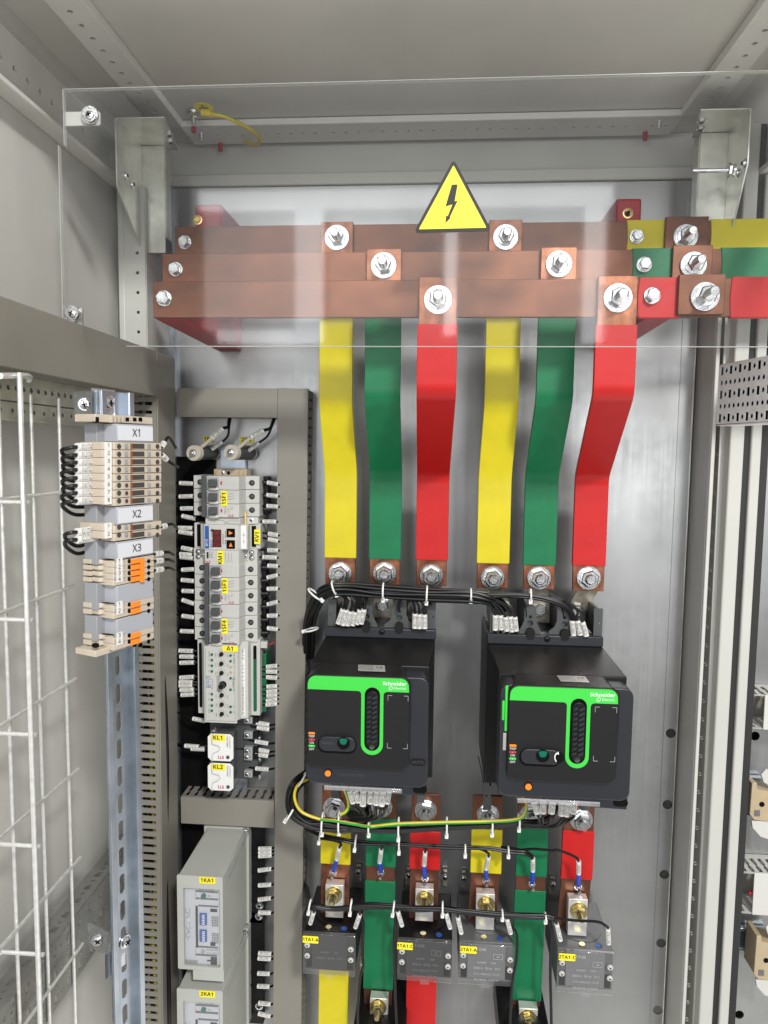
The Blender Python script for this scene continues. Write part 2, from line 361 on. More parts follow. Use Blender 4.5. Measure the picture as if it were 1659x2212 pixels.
# ================================================================== CABINET SHELL
cab = thing('electrical_cabinet', 'open light grey painted cabinet housing whose roof, left side and rear posts frame the equipment', 'cabinet', (0,0,-.9))
ZB = -.95
XL, XR = -.4167, .366
MB().box(XL-.012, XL-.009, -.62, .078, ZB, .47).build('side_panel', m_ral, cab)
MB().box(XL-.009, .352, -.42, .05, .4268, .4293).build('roof_panel', m_roof, cab)
MB().box(XL-.009, .345, .012, .016, .352, .426).build('rear_panel', m_ral, cab)
MB().box(XL-.009, .352, .075, .078, ZB, .352).box(XL-.009,.352,.016,.075,.350,.352).build('rear_panel', m_ral, cab)
# rear flange above the plate
MB().box(-.378,.330,-.004,.010,.3615,.3775).build('rear_flange', m_ral, cab, bevel=.002)
# rear roof beam: front face and holed underside
zb = .4175
MB().box(-.3417,.2955,-.057,-.0545,zb,.4258).build('beam_face', m_beam_lit, cab, bevel=.0018)
hol = []
x = -.325
i = 0
while x < .285:
    hol.append(circ(x, -.030+(.003 if i in (3,) else 0), .0023, 12)); x += .0165 if (i % 9) else .024; i += 1
plate('roof_beam', [(-.3417,-.0545),(.2955,-.0545),(.2955,-.003),(-.3417,-.003)], hol, .002, lambda v: Vector((v.x, v.y, zb+v.z+.001)), m_beam_lit, cab)
# side roof beams
def side_beam(x0, x1, sgn):
    hs = []; y = -.09
    k = 0
    while y > -.56: hs.append(circ((x0+x1)/2-.003*sgn, y, .0028, 12)); y -= .0225 if k else .009; k += 1
    o = plate('roof_beam', [(x0,-.57),(x1,-.57),(x1,-.057),(x0,-.057)], hs, .002, lambda v: Vector((v.x, v.y, zb+v.z+.001)), m_beam_lit, cab)
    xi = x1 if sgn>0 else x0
    MB().box(xi-.0016*(1 if sgn>0 else 0)-.0004, xi+.0016*(0 if sgn>0 else 1)+.0004, -.57,-.059, zb-.0015,.4262).build('beam_face', m_beam_lit, cab, bevel=.0004)
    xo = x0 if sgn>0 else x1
    MB().box(xo-.0012, xo+.0012, -.57,-.059, zb+.002,.4258).build('beam_face', m_beam_lit, cab)
side_beam(-.3760,-.3395, 1); side_beam(.2935,.3300,-1)
# left horizontal frame rail along the side panel
hs = []; y = -.095; k = 0
while y > -.56: hs.append(circ(y, .3640, .0028, 12)); y -= .0225 if k else .010; k += 1
plate('side_rail', [(-.60,.3435),(-.06,.3435),(-.06,.392),(-.60,.392)], hs, .002, lambda v: Vector((XL+.001-v.z, v.x, v.y)), m_ral, cab)
MB().prism([(XL+.002,.3435),(XL+.0115,.3405),(XL+.0115,.3345),(XL-.009,.3345),(XL-.009,.3435)],'y',-.60,-.06).build('rail_lip', m_beam_lit, cab, bevel=.0015)
MB().box(XL-.009, XL-.0005, -.60,-.06,.392,.396).build('rail_lip', m_beam_lit, cab)
# right horizontal rail
XRR = .394
hs = []; y = -.10
while y > -.50: hs.append(circ(y, .3700, .0026, 12)); y -= .0225
plate('side_rail', [(-.55,.348),(-.06,.348),(-.06,.398),(-.55,.398)], hs, .002, lambda v: Vector((XRR+v.z, v.x, v.y)), m_ral, cab)
MB().box(XRR-.010, XRR+.005, -.55,-.06,.341,.348).build('rail_lip', m_beam_lit, cab, bevel=.0015)
MB().box(.352, .47, -.42,.03,.4268,.4293).build('roof_panel', m_ral, cab)
# left rear post with holes
hs = []; z = .30
while z > ZB: hs.append(circ(-.3905, z, .0022, 10)); z -= .0250
plate('rear_post', [(-.4075,ZB),(-.3800,ZB),(-.3800,.333),(-.4075,.333)], hs, .002, FRONT(-.085), m_ral, cab)
MB().box(-.3812,-.3792,-.084,.010,ZB,.333).build('post_side', m_ral, cab)
MB().box(-.4167,-.4075,-.086,-.075,ZB,.333).build('post_side', m_ral, cab, bevel=.002)
MB().box(-.3792,-.3720,-.012,.010,ZB,.36).build('post_return', m_rail, cab)
# right rear post: side wall, holed front strip, white frames, gaskets
MB().box(XR-.018, XR-.0165, -.055,.075,ZB,.41).build('post_side', m_ral, cab)
MB().box(XR-.0175, XR-.013, -.060,-.055,ZB,.41).build('post_lip', m_ral, cab, bevel=.001)
hs = []; z = .30; k=0
while z > ZB:
    hs.append(circ(.3565, z, .0020, 10)); z -= .0250; k += 1
plate('rear_post', [(XR-.013,ZB),(XR-.0005,ZB),(XR-.0005,.41),(XR-.013,.41)], hs, .002, FRONT(-.056), m_ral, cab)
for z in [.30-.025*i for i in range(50)]:
    pass
MB().box(.3655,.3830,-.075,-.02,ZB,.40).build('front_frame', m_white, cab, bevel=.002)
MB().box(.3830,.3915,-.070,-.02,ZB,.40).build('rubber_gasket', m_gask, cab)
MB().box(.3915,.4040,-.075,-.02,ZB,.34).build('front_frame', m_white, cab, bevel=.002)
MB().box(.4040,.4190,-.060,-.02,ZB,.34).build('rubber_gasket', m_gask, cab)

# corner brackets
def corner(sgn, xs, xb, xt, zt, zl, zf, yf, label):
    """xs side web, xb inner edge of back web, xt inner edge of top web"""
    b = thing('corner_bracket', label, 'bracket', (xs,-.09,.25), 'galvanised corner brackets')
    MB().prism([(xs,yf),(xt+.006*sgn,yf),(xt-.010*sgn,-.0605),(xs,-.0605)],'z',zt-.0018,zt).build('top_web', m_galv, b, bevel=.0006)
    MB().box(min(xs,xb),max(xs,xb),-.0770,-.0752,zl,zt-.002).build('back_web', m_galv, b, bevel=.0005)
    MB().prism([(yf,zt-.001),(-.0772,zt-.001),(-.0772,zl),(-.0790,zl),(yf,zf)],'x',xs-.001,xs+.001).build('side_web', m_galv, b, bevel=.0004)
    MB().box(xb-.0008,xb+.0008,-.0750,-.0560,zl+.02,zt-.002).build('inner_web', m_galv, b)
    for k in range(2): screw((xt-.004*sgn-.006*k*sgn, -.110+.020*k, zt-.0018), b, .0042, (0,0,-1))
    for k in range(2): screw((xs+.0012*sgn, -.128+.018*k, zt-.058-.004*k), b, .0040, (sgn,0,0))
    return b
bl = corner(1, -.3865, -.3565, -.3330, .3880, .2520, .3100, -.1510, 'galvanised corner bracket at the upper left, beside the earth wire')
br = corner(-1, .3450, .3110, .2960, .3900, .2300, .3290, -.1350, 'galvanised corner bracket at the upper right with a long bolt sticking out of it')
MB().cyl(at(1497,369,-.12), at(1575,368,-.13), .0027, 12).build('long_bolt', m_zinc, br)
for k in range(2): MB().cyl(at(1572+9*k,368,-.13), at(1577+9*k,368,-.13), .008-.001*k, 6+12*k).build('nut', m_zinc, br)

# mounting plate with real holes down its right side
px0, px1 = -.3720, .3435
holes = []
for a in ((1449,1584),(1442,1738),(1435,1889),(1428,2037),(1421,2182)):
    c = at(*a, 0); holes.append(circ(c.x, c.z, .0068, 24))
mp_ = thing('mounting_plate', 'large mottled zinc mounting plate at the back of the cabinet', 'mounting plate', (0,0,-.9))
plate('plate_sheet', [(px0,ZB),(px1,ZB),(px1,.3600),(px0,.3600)], holes, .002, FRONT(0.001), m_plate, mp_)
MB().box(px1-.0006,px1+.0008,-.0015,.011,ZB,.3600).build('plate_edge', m_galv, mp_, bevel=.0004)
MB().box(px1-.0185,px1-.0181,-.0013,.0,ZB,.3600).build('plate_fold', m_plate, mp_)
for a in ((360,449),(362,531),(1502,430),(1555,395)):
    if a[0] < 1550: screw(at(*a,-.002), mp_, .0055)

# earth wire on the roof
ew = thing('earth_wire', 'yellow earth wire with ring lug bolted under the roof near the left corner', 'wire', tuple(at(418,245,-.10)))
def pz(px, py, z):
    r = ray(px, py); t = z/r.z; return Vector((r.x*t, r.y*t-1, z))
p = pz(418,240,.4258)
bolt(p, ew, .0075,.0062,.005,.008,.0028, d=(0,0,-1))
MB().cyl(p+Vector((0,0,-.019)), p+Vector((0,0,-.026)), .003, 10).build('red_cap', m_redins, ew)
q = pz(440,233,.4260)
MB().cyl(q+Vector((0,0,.0006)), q, .012, 28).build('earth_sticker', m_ylab, ew)
MB().box(q.x-.0006,q.x+.0006,q.y-.008,q.y+.008,q.z-.0009,q.z-.0004).box(q.x-.006,q.x+.006,q.y-.001,q.y,q.z-.0009,q.z-.0004).build('earth_symbol', m_ink, ew)
MB().cyl(at(436,243,-.12), at(458,246,-.12), .0045, 12).build('yellow_ferrule', m_eyw, ew)
MB().tube([at(456,246,-.12), at(485,252,-.115), at(520,268,-.10), at(548,285,-.08), at(562,300,-.055), at(555,312,-.03), at(530,308,-.012)], .0024, 8).build('wire', m_eyw, ew)
MB().tube([at(456,244.6,-.121), at(485,250,-.116), at(520,265.6,-.101), at(546,282.6,-.081), at(562,298,-.056)], .0013, 6).build('green_stripe', m_gyw, ew)
for (a,b_,n_) in ((435,290,'left'),(1424,263,'right')):
    c = pz(a, b_, .4165)
    st = thing('hanging_stud', f'short threaded stud under the rear roof beam at its {n_} end', 'stud', tuple(c), 'studs under the rear roof beam')
    MB().lathe(c+Vector((0,0,.002)), (0,0,-1), [(.001*i, .0026 if i%2 else .0021) for i in range(11)], 12).build('stud', m_zinc, st)
    c2 = c+Vector((.016 if n_=='left' else -.008, .032, -.001))
    MB().cyl(c2+Vector((0,0,.004)), c2+Vector((0,0,-.008)), .0032, 10).build('red_cap', m_redins, st)

# ================================================================== ACRYLIC SHIELD + WARNING SIGN
YA = -.300
ac = thing('acrylic_shield', 'clear acrylic safety sheet standing in front of the copper busbars', 'safety shield', (0,YA,.22))
X0, X1, Z0, Z1 = -.3705, .400, .1012, .3470
MB().prism([(X0,Z1),(X1,Z1),(X1,Z0),(-.3120,Z0),(-.3120,Z0),(X0+.03,Z0),(X0-.006,Z0+.02),(X0-.006,Z1-.052),(X0,Z1-.052)],'y',YA,YA+.004).build('clear_sheet', m_acr, ac)
MB().box(X0,X1,YA-.0003,YA+.0043,Z1,Z1+.0006).box(-.312,X1,YA-.0003,YA+.0043,Z0-.0006,Z0).box(X0-.0006,X0,YA-.0003,YA+.0043,Z1-.052,Z1).box(X0-.0066,X0-.006,YA-.0003,YA+.0043,Z0+.02,Z1-.052).build('polished_edge', m_acre, ac)
def bigscrew(px, py, Y, parent): return screw(at(px,py,Y), parent, .0066)
def clip(px0_,py0_,px1_,py1_,spx,spy,Y,label):
    b = thing('shield_clip', label, 'bracket', tuple(at(px0_,py0_,Y)), 'small clips holding the acrylic sheet')
    x0,x1,z0,z1 = rect(px0_,py0_,px1_,py1_,Y)
    plate('tab', rrect(x0,x1,z0,z1,.002,3), [], .002, FRONT(Y), m_ral if 'upper' in label else m_galv, b)
    bolt(at(spx,spy,Y-.002), b, .0088,.0062,.0035,0,.003,wt=.002); screw(at(spx,spy,Y-.011), b, .0046)
    return b
clip(140,242,217,272,195,250,-.290,'grey tab and crosshead screw holding the acrylic sheet at its upper left')
clip(140,665,179,718,157,678,-.290,'small zinc tab and crosshead screw holding the acrylic sheet at its lower left')
ws = thing('warning_sign', 'yellow triangular high voltage warning sticker with black lightning arrow on the clear sheet', 'warning sign', tuple(at(978,430,YA)))
def tri(scale, rr):
    A = [at(980,343,YA), at(893,503.5,YA), at(1062.5,499.5,YA)]; c = sum(A, Vector())/3
    A = [c+(a-c)*scale for a in A]; out = []
    for i in range(3):
        a,b,d = A[i-1],A[i],A[(i+1)%3]; u=(a-b).normalized(); v=(d-b).normalized()
        for k in range(7):
            t=k/6; p = b+u*rr*(1-t)**2+v*rr*t*t; out.append((p.x,p.z))
    return out
MB().prism(tri(1,.006),'y',YA-.0006,YA-.0001).build('black_border', m_ink, ws)
MB().prism(tri(.86,.0012),'y',YA-.0010,YA-.0007).build('yellow_field', m_ylab, ws)
kb = lambda x,y: at(*k_t2(x,y),YA)
pl = [(293,800),(318,799),(305,872),(318,869),(284,940),(288,942),(265,966),(269,932),(275,936),(296,884),(266,893)]
plate('lightning_arrow', [(kb(x,y).x,kb(x,y).z) for x,y in pl], [], .0003, FRONT(YA-.0013), m_ink, ws)

# ================================================================== BUSBARS
TH = .006
busY = (-.100,-.160,-.235)
bz = []
lefts = (377,350,330); tops = ((490,480),(547,538),(605,603))
bars = []
gm = (m_yel,m_grn,m_red); gname=('yellow','green','red')
for i,Y in enumerate(busY):
    a = at(lefts[i],(490,547,608)[i],Y); zt = (.2780,.2285,.1790)[i]; h = .0385
    b = thing('copper_busbar', ('uppermost copper busbar, set back furthest, with a yellow sleeve at its right end','middle copper busbar with a green sleeve at its right end','lowest copper busbar, nearest the viewer, with a red sleeve at its right end')[i], 'busbar', (a.x,Y,zt-h/2), 'horizontal copper busbars behind the acrylic')
    MB().box(a.x, .46, Y, Y+TH, zt-h, zt).build('copper_bar', m_copper, b, bevel=.0006)
    cx = (400,380,355)[i], (524,582,645)[i]
    bolt(at(*cx,Y), b, .0085,.0072,.0055,0, wt=.0016)
    cx = ((1375,511),(1391,572),(1408,639))[i]
    # sleeves, joint strap, bolts at the right
    def slv(xa,xb,yy=-.0012):
        x0_ = at(xa,(510,570,640)[i],Y).x; x1_ = at(xb,(510,570,640)[i],Y).x if xb<1700 else .4605
        n=8; L=[]
        pts=[]
        for s_ in range(n+1): t=s_/n; L.append((x0_+.0016*math.sin(t*math.pi)*(-1 if i==2 else 1), zt+.0011-(h+.0022)*t))
        Rr=[(x1_-.0012*math.sin(s_/n*math.pi), zt-h-.0011+(h+.0022)*s_/n) for s_ in range(n+1)]
        MB().prism(L+Rr,'y',Y-.0012,Y+TH+.0012).build('colour_sleeve', gm[i], b, bevel=.0006)
    slv(*((1353,1436),(1364,1452),(1380,1470))[i]); slv(*((1533,1800),(1556,1800),(1580,1800))[i])
    bolt(at(*cx,Y-.0014), b, .0085,.0072,.0055,0, wt=.0016)
    sx0,sx1 = ((1436.5,1529),(1455,1541),(1471,1572))[i]
    MB().box(at(sx0,540,Y-.008).x, at(sx1,540,Y-.008).x, Y-.007, Y-.0012, zt-h+.001, zt+.0025).build('joint_strap', m_copper, b, bevel=.0006)
    bolt(at(*((1480,512),(1497,573),(1522,641))[i],Y-.0075), b, .0145,.0098,.008,.017,.0052)
    bars.append((zt,h))

# red stair-step insulators
def insul(xc, w, label):
    ins = thing('busbar_support', label, 'insulator', (xc,-.05,.14), 'crimson stepped busbar supports')
    prof = [(-.002,.1365),(-.227,.1400),(-.2275,.1795),(-.153,.1800),(-.1525,.2290),(-.0925,.2295),(-.0925,.3065),(-.088,.3080),(-.002,.3080)]
    x0,x1 = xc-w/2, xc+w/2
    MB().prism(prof,'x',x0,x1).build('stepped_block', m_redins, ins, bevel=.0025)
    return ins
iL = insul(-.2945,.034,'crimson stepped insulator carrying the left ends of the busbars')
iR = insul(.2255,.030,'crimson stepped insulator carrying the right ends of the busbars')
for o_,pp in ((iL,(427,475)),(iR,(1356,461))):
    c = at(*pp,-.0925); MB().lathe(c+Vector((0,.0005,0)),(0,-1,0),[(0,.0062),(.0014,.0062),(.0016,.0045),(.0008,.0040),(.0006,.0030)],20).build('brass_insert', m_brass, o_)
    MB().cyl(c+Vector((0,-.0007,0)),c+Vector((0,-.0024,0)),.0029,16).build('threaded_hole', m_void if pp[0]>900 else m_brass, o_)

# ------------------------------------------------------------------ vertical bars
def seg_bar(path, w, th, grow=0):
    """path: list of (x, y, z) front-face centres from top to bottom, bent in the y-z plane"""
    pts = [Vector(p) for p in path]; rings = []
    for i,p in enumerate(pts):
        d1 = (pts[i]-pts[i-1]).normalized() if i else (pts[1]-pts[0]).normalized()
        d2 = (pts[i+1]-pts[i]).normalized() if i<len(pts)-1 else d1
        n1 = Vector((0,-d1.z,d1.y)).normalized(); n2 = Vector((0,-d2.z,d2.y)).normalized()
        n1 = n1 if n1.y>0 else -n1; n2 = n2 if n2.y>0 else -n2
        n = (n1+n2); n = n/ (n.length*max(.3,n.normalized().dot(n1)))
        f = p-n*grow; b = p+n*(th+grow); hw = w/2+grow
        rings.append([(f.x-hw,f.y,f.z),(f.x+hw,f.y,f.z),(b.x+hw,b.y,b.z),(b.x-hw,b.y,b.z)])
    return MB().loft(rings)
def clipz(path, z1, z0):
    """portion of the path between heights z1 (upper) and z0 (lower)"""
    out = []; P_ = [Vector(p) for p in path]
    for a,b in zip(P_,P_[1:]):
        if b.z > z1 or a.z < z0: continue
        s = a if a.z<=z1 else a.lerp(b,(a.z-z1)/(a.z-b.z)); e_ = b if b.z>=z0 else a.lerp(b,(a.z-z0)/(a.z-b.z))
        if not out: out.append(s)
        if (e_-out[-1]).length>1e-5: out.append(e_)
    return out
def smooth_path(path, r=.012):
    P_ = [Vector(p) for p in path]; out=[P_[0]]
    for a,b,c in zip(P_,P_[1:],P_[2:]):
        u=(a-b).normalized(); v=(c-b).normalized()
        for k in range(5): t=k/4; out.append(b+u*r*(1-t)**2+v*r*t*t)
    out.append(P_[-1]); return out
YL = -.085
drops = [  # colour index, head centre px, top depth, top exposed to, low centre px, px y of sleeve end, of copper end
 (0,(728,514),0,552,(735,1240),1205,1268,-.098),(1,(829,574),1,610,(831,1240),1208,1264,-.16),(2,(946,648),2,700,(932,1245),1210,1265,-.235),
 (0,(1092,513),0,552,(1064,1250),1217,1271,-.098),(1,(1207,571),1,610,(1164,1250),1221,1273,-.16),(2,(1334,644),2,702,(1271,1250),1222,1277,-.235)]
sidew = ('left','right')
for k,(c,hp,bi,ex,lp,se,ce,Yt) in enumerate(drops):
    Yt = busY[bi]-TH-.0005 + (0 if bi else 0)
    ph = at(*hp,Yt); pl_ = at(*lp,YL); zt = bars[bi][0]+.0015; ze = at(lp[0],ce,YL).z
    if bi: path = [(ph.x,Yt,zt),(ph.x,Yt,.060),(pl_.x,YL,-.0300),(pl_.x,YL,ze)]
    else: path = [(ph.x,Yt,zt),(ph.x+.000,Yt-.004,.060),(pl_.x,YL,-.0300),(pl_.x,YL,ze)]
    path = smooth_path(path)
    t = thing('vertical_bar', f'{gname[c]} sleeved flat copper bar dropping from the busbars to the {sidew[k//3]} breaker', 'copper bar', (pl_.x,YL,ze), 'sleeved bars above the breakers')
    w = .0395
    seg_bar(path,w,.005).build('copper_bar', m_copper2, t, bevel=.0005)
    zs = at(hp[0],ex,Yt).z if bi==2 else bars[bi][0]-bars[bi][1]-.003
    sp_ = clipz(path, zs, at(lp[0],se,YL).z)
    seg_bar(sp_,w,.005,.0011).build('colour_sleeve', gm[c], t, bevel=.0006)
    bolt((ph.x,Yt,ph.z), t, .0148 if bi else .0152,.0098,.008,.014,.0052)
    bolt(at(lp[0],lp[1]-2,YL), t, .0152,.0118,.009,.006,.0066)
    # tinned spreader to the breaker terminal
    bx = (-.0690,.1365)[k//3]+(-.0465,0,.0465)[k%3]
    zt2 = ze+.016; zt3 = -.222
    sp2 = MB(); hw=.0135
    sp2.loft([[(x-hw,y_,z),(x+hw,y_,z),(x+hw,y_+.005,z),(x-hw,y_+.005,z)] for x,y_,z in ((pl_.x,YL+.0055,zt2),(pl_.x,YL+.0055,ze-.002),(bx,YL+.012,ze-.030),(bx,YL+.012,zt3))])
    sp2.build('tinned_terminal', m_tin, t, bevel=.0006)
    bolt((bx,YL+.012,-.2035), t, .010,.0085,.006,0,wt=.002)

# ------------------------------------------------------------------ lower bars
YB = -.075
low = [ # colour, crop fn, x range, list of (kind, y0, y1)
 (0,k_l1,(368,628),(100,1130),[(440,785)],(485,275),'left'),(1,k_l1,(775,1033),(100,2300),[(380,808),(937,1908)],(905,270),'left'),(2,k_l1,(1168,1428),(162,1150),[(490,832)],(1300,300),'left'),
 (0,k_l2,(203,466),(35,1020),[(320,700)],(345,190),'right'),(1,k_l2,(598,860),(35,2100),[(303,728),(852,1810)],(720,185),'right'),(2,k_l2,(990,1260),(90,1085),[(335,755)],(1150,235),'right')]
studs = [((476,868),(520,640,745)),((901,872),(897,655,770)),((1294,925),(1291,680,795)),((330,770),(341,560,665)),((725,805),(733,572,682)),((1124,828),(1129,598,705))]
lowroots = []
for k,(c,K,xr,yr,sl,bp,side) in enumerate(low):
    xm = sum(xr)/2; a0 = at(*K(xr[0],(yr[0]+700)/2),YB).x; a1 = at(*K(xr[1],(yr[0]+700)/2),YB).x; xc=(a0+a1)/2; w=.0392
    drift = -.0035
    z1 = at(*K(xm,yr[0]),YB).z; ends = side=='right' and c!=1; z0 = -.640 if ends else -.93     # two bars stop inside their transformers
    path = [(xc+.0005,YB,z1),(xc,YB,at(*K(xm,700),YB).z),(xc+drift,YB+.003,z0)]
    t = thing('vertical_bar', f'{gname[c]} sleeved flat copper bar leaving the underside of the {side} breaker', 'copper bar', (xc,YB,z1), 'sleeved bars below the breakers')
    lowroots.append((t,xc))
    seg_bar(path,w,.005).build('copper_bar', m_copper2 if c==0 and side=='left' else m_copper, t, bevel=.0005)
    ss = [(at(*K(xm,s0),YB).z, at(*K(xm,s1),YB).z) for s0,s1 in sl]
    if c!=1 and not ends: ss.append((at(*K(xm,1600),YB).z, z0+.001))
    for s1,s0 in ss:
        seg_bar(clipz(path,s1,s0),w,.005,.0011).build('colour_sleeve', gm[c], t, bevel=.0006)
    p = at(*K(*bp),YB); bolt(p, t, .0152,.0118,.009,.006,.0066)
    # sensing wire stud with blue crimp lug
    (sxp,syp),(mx,my0,my1) = studs[k]
    p = at(*K(sxp,syp-12),YB)
    bolt(p, t, .0050,.0042,.003,.010,.0023, wt=.0012, name='small_stud')
    # clamp block and brass bolt where a current transformer grips the bar
blocks = [((405,950,566,1140),k_l1,(480,1075),'left yellow'),((1208,985,1369,1170),k_l1,(1292,1110),'left red'),((243,860,404,1070),k_l2,(330,985),'right yellow'),((1040,905,1206,1120),k_l2,(1130,1040),'right red')]

# ================================================================== MOULDED CASE BREAKERS
def breaker(n, xl, ztop, label):
    """xl: left edge of the motor frame, ztop: top edge of its front film; all sizes in metres"""
    t = thing('circuit_breaker', label, 'circuit breaker', (xl+.07,-.02,ztop-.06), 'black motorised circuit breakers')
    w = (.1417,.1440)[n-1]; xr = xl+w; YF = (-.215,-.232)[n-1]; YL_ = (-.120,-.130)[n-1]
    xf0, xfr = xl, xr; xb0 = xl+(.0067,-.0078)[n-1]; xb1 = xb0+.1410     # frame and rear body sides
    zt = -.2210           # top cover lip height
    xl, xr = xb0, xb1; D_ = YL_+.120
    # rear base and lower body
    MB().box(xl+.001,xr-.001,-.115+D_,-.004,ztop-.166,zt-.012).build('case', m_blkp, t, bevel=.002)
    # terminal shroud pillars
    zs = zt+.031
    for k_,(a,b_) in enumerate(((.0035,.0135),(.0455,.0600),(.0855,.1035),(.1300,.1405))):
        x0_,x1_=xl+a,xl+b_; c=(x0_+x1_)/2
        g=.0105 if k_==2 else .007
        if k_ in (1,2):
            pr_=[(x0_-g,zt-.006),(x1_+g,zt-.006),(x1_+g-.001,zt+.001),(x1_+.003,zt+.006),(x1_,zt+.014),(x1_,zs),(x0_,zs),(x0_,zt+.014),(x0_-.003,zt+.006),(x0_-g+.001,zt+.001)]
        else:
            pr_=[(x0_,zt-.006),(x1_,zt-.006),(x1_,zs),(x0_,zs)]
        hl = [circ(c,zt+.018,.0022,12),circ(c,zt+.010,.0038,14)] if k_ in (1,2) else [circ(c+(-.002 if k_==0 else .002),zt+.012,.0012,10)]
        plate('terminal_shroud', pr_, hl, .003, FRONT(-.112+D_), m_dgrey, t)
        MB().box(x0_+.003,x1_-.003,-.108+D_,-.012,zt-.006,zs-.001).build('phase_barrier', m_dgrey, t, bevel=.0008)
    MB().box(xl,xr,YL_,YL_+.020,zt-.016,zt-.003).build('cover_lip', m_char, t, bevel=.0015)
    for xx in (.0528,.0945): MB().prism(rrect(xl+xx-.0050,xl+xx+.0050,zt-.009,zt+.005,.0045,5),'y',YL_-.0012,YL_+.007).build('latch_recess', m_blkp, t)
    screw((xl+.073,YL_,zt-.0075), t, .0032, m=m_blk)
    # deep motor housing: one long sloping top running forward to the front frame
    zf0, zf1 = ztop-.0005, (-.3850,-.3810)[n-1]; zbx = (-.2507,-.2500)[n-1]; PH = (.1095,.1080)[n-1]
    MB().loft([[(xb0+.001,YL_+.004,zf1),(xb1-.001,YL_+.004,zf1),(xb1-.001,YL_+.004,zt-.0150),(xb0+.001,YL_+.004,zt-.0150)],
               [(xf0+.0008,YF+.028,zf1-.001),(xfr-.0008,YF+.028,zf1-.001),(xfr-.0008,YF+.028,zbx),(xf0+.0008,YF+.028,zbx)]]).build('motor_housing', m_blkp, t, bevel=.0012)
    xl, xr = xf0, xfr; xp = xf0+(.0021,.0091)[n-1]
    MB().prism(rrect(xl,xr-.0003,zf1,zf0-.0005,.011,6),'y',YF,YF+.030).build('front_frame', m_char, t, bevel=.0018,seg=3)
    def hood_ring(y, z, d): return [(x_,y,z_) for x_,z_ in rrect(xp+d,xp+.1177-d,z-.06,z,.0100,6)]
    MB().loft([hood_ring(YF+.0275,zbx+.0002,.004), hood_ring(YF+.010,ztop+.0008,.0015), hood_ring(YF-.0035,ztop+.0002,-.0006)]).build('frame_hood', m_blkp, t)
    # lower apron
    MB().prism([(xl+.001,zf1+.012),(xl+.001,zf1+.002),(xl+.012,zf1-.0015),(xr-.040,zf1-.0035),(xr-.040,zf1-.0100),(xr-.002,zf1-.0110),(xr-.001,zf1+.012)],'y',YF+.003,YF+.05).build('lower_apron', m_char, t, bevel=.001)
    MB().prism(rrect(xr-.017,xr-.0012,zf1-.0070,zf1+.0015,.0038,5),'y',YF+.0022,YF+.006).build('release_recess', m_void, t)
    # front film panel
    U = lambda u: xp+u*1.0370; V = lambda v: ztop-v*PH/.1045
    YP = YF-.0045
    pan = MB().prism(rrect(U(0),U(.1135),V(.1045),V(0),.0100,8),'y',YP,YF+.001).build('front_panel', m_panel, t, bevel=.0012,seg=2)
    # lime band + ring around the handle slot in one sheet
    def arc(cx,cz,r,a0,a1,n_=10): return [(cx+r*math.cos(R(a0+(a1-a0)*i/n_)), cz+r*math.sin(R(a0+(a1-a0)*i/n_))) for i in range(n_+1)]
    r=.0088; sx=.0725; ro=.0126
    out = arc(U(.0105),V(.0105),.0095,180,90)+arc(U(.1030),V(.0105),.0095,90,0)+[(U(.1125),V(.0165))]
    out += [(U(sx)+ro+.004,V(.0165))]+arc(U(sx)+ro+.004,V(.0205),.004,90,180,5)+arc(U(sx),V(.0755),ro,0,-180,16)+arc(U(sx)-ro-.004,V(.0205),.004,0,90,5)+[(U(.001),V(.0165))]
    slot = arc(U(sx),V(.0205),r,0,180)+arc(U(sx),V(.0745),r,180,360)
    plate('lime_band', out, [slot], .0003, FRONT(YP-.0004), m_sgreen, pan)
    slo = MB().prism(arc(U(sx),V(.0205),r,0,180)+arc(U(sx),V(.0745),r,180,360),'y',YP-.0006,YP+.0005).build('handle_slot', m_void, t)
    hb = MB()
    hb.prism(arc(U(sx),V(.0225),r*.78,0,180)+arc(U(sx),V(.0725),r*.78,180,360),'y',YP-.0022,YP-.0006)
    hb.build('charging_handle', m_blkp, t, bevel=.0007)
    rb = MB()
    for i in range(10):
        z = V(.0225+i*.0054); rb.prism([(U(sx)-.0002,z),(U(sx)+.0058,z+.0032),(U(sx)+.0058,z-.0004),(U(sx)+.0005,z-.0026)],'y',YP-.0042,YP-.0020)
        rb.prism([(U(sx)-.0058,z+.0004),(U(sx)-.0012,z+.0022),(U(sx)-.0012,z-.0006),(U(sx)-.0058,z-.0018)],'y',YP-.0034,YP-.0020)
    rb.build('handle_ribs', m_char, t)
    for cv,zz,_ in ((1,.078,0),): MB().cyl((U(sx),YP-.0022,V(zz)),(U(sx),YP-.0046,V(zz)),.0032,10,.0022).build('handle_tip', m_clear, t)
    # logo
    sg = (Vector((1,0,0)),Vector((0,0,1)))
    text('Schneider',(U(.0965),YP-.0008,V(.0075)),.0040,m_wink,pan,bold=.035,sx_=.98)
    text('Electric',(U(.1025),YP-.0008,V(.0123)),.0026,m_wink,pan,sx_=1.15)
    MB().tube([(U(.0925)+.0019*math.cos(a_)+.0007*math.sin(a_),YP-.0008,V(.0122)+.0020*math.sin(a_)) for a_ in [2*math.pi*i/8 for i in range(8)]],.00035,5,3,True).build('logo_mark', m_wink, pan)
    # corner marks
    cm = MB(); u0,u1,v0,v1=.0895,.1115,.0205,.0790; e_=.0046; q=.00032
    for (uu,su) in ((u0,1),(u1,-1)):
        for (vv,sv) in ((v0,1),(v1,-1)):
            a,b_=sorted((U(uu),U(uu+su*e_))); cm.box(a,b_,YP-.0005,YP-.0001,V(vv)-q/2,V(vv)+q/2)
            a,b_=sorted((V(vv),V(vv+sv*(e_+.001)))); cm.box(U(uu)-q/2,U(uu)+q/2,YP-.0006,YP-.0001,a,b_)
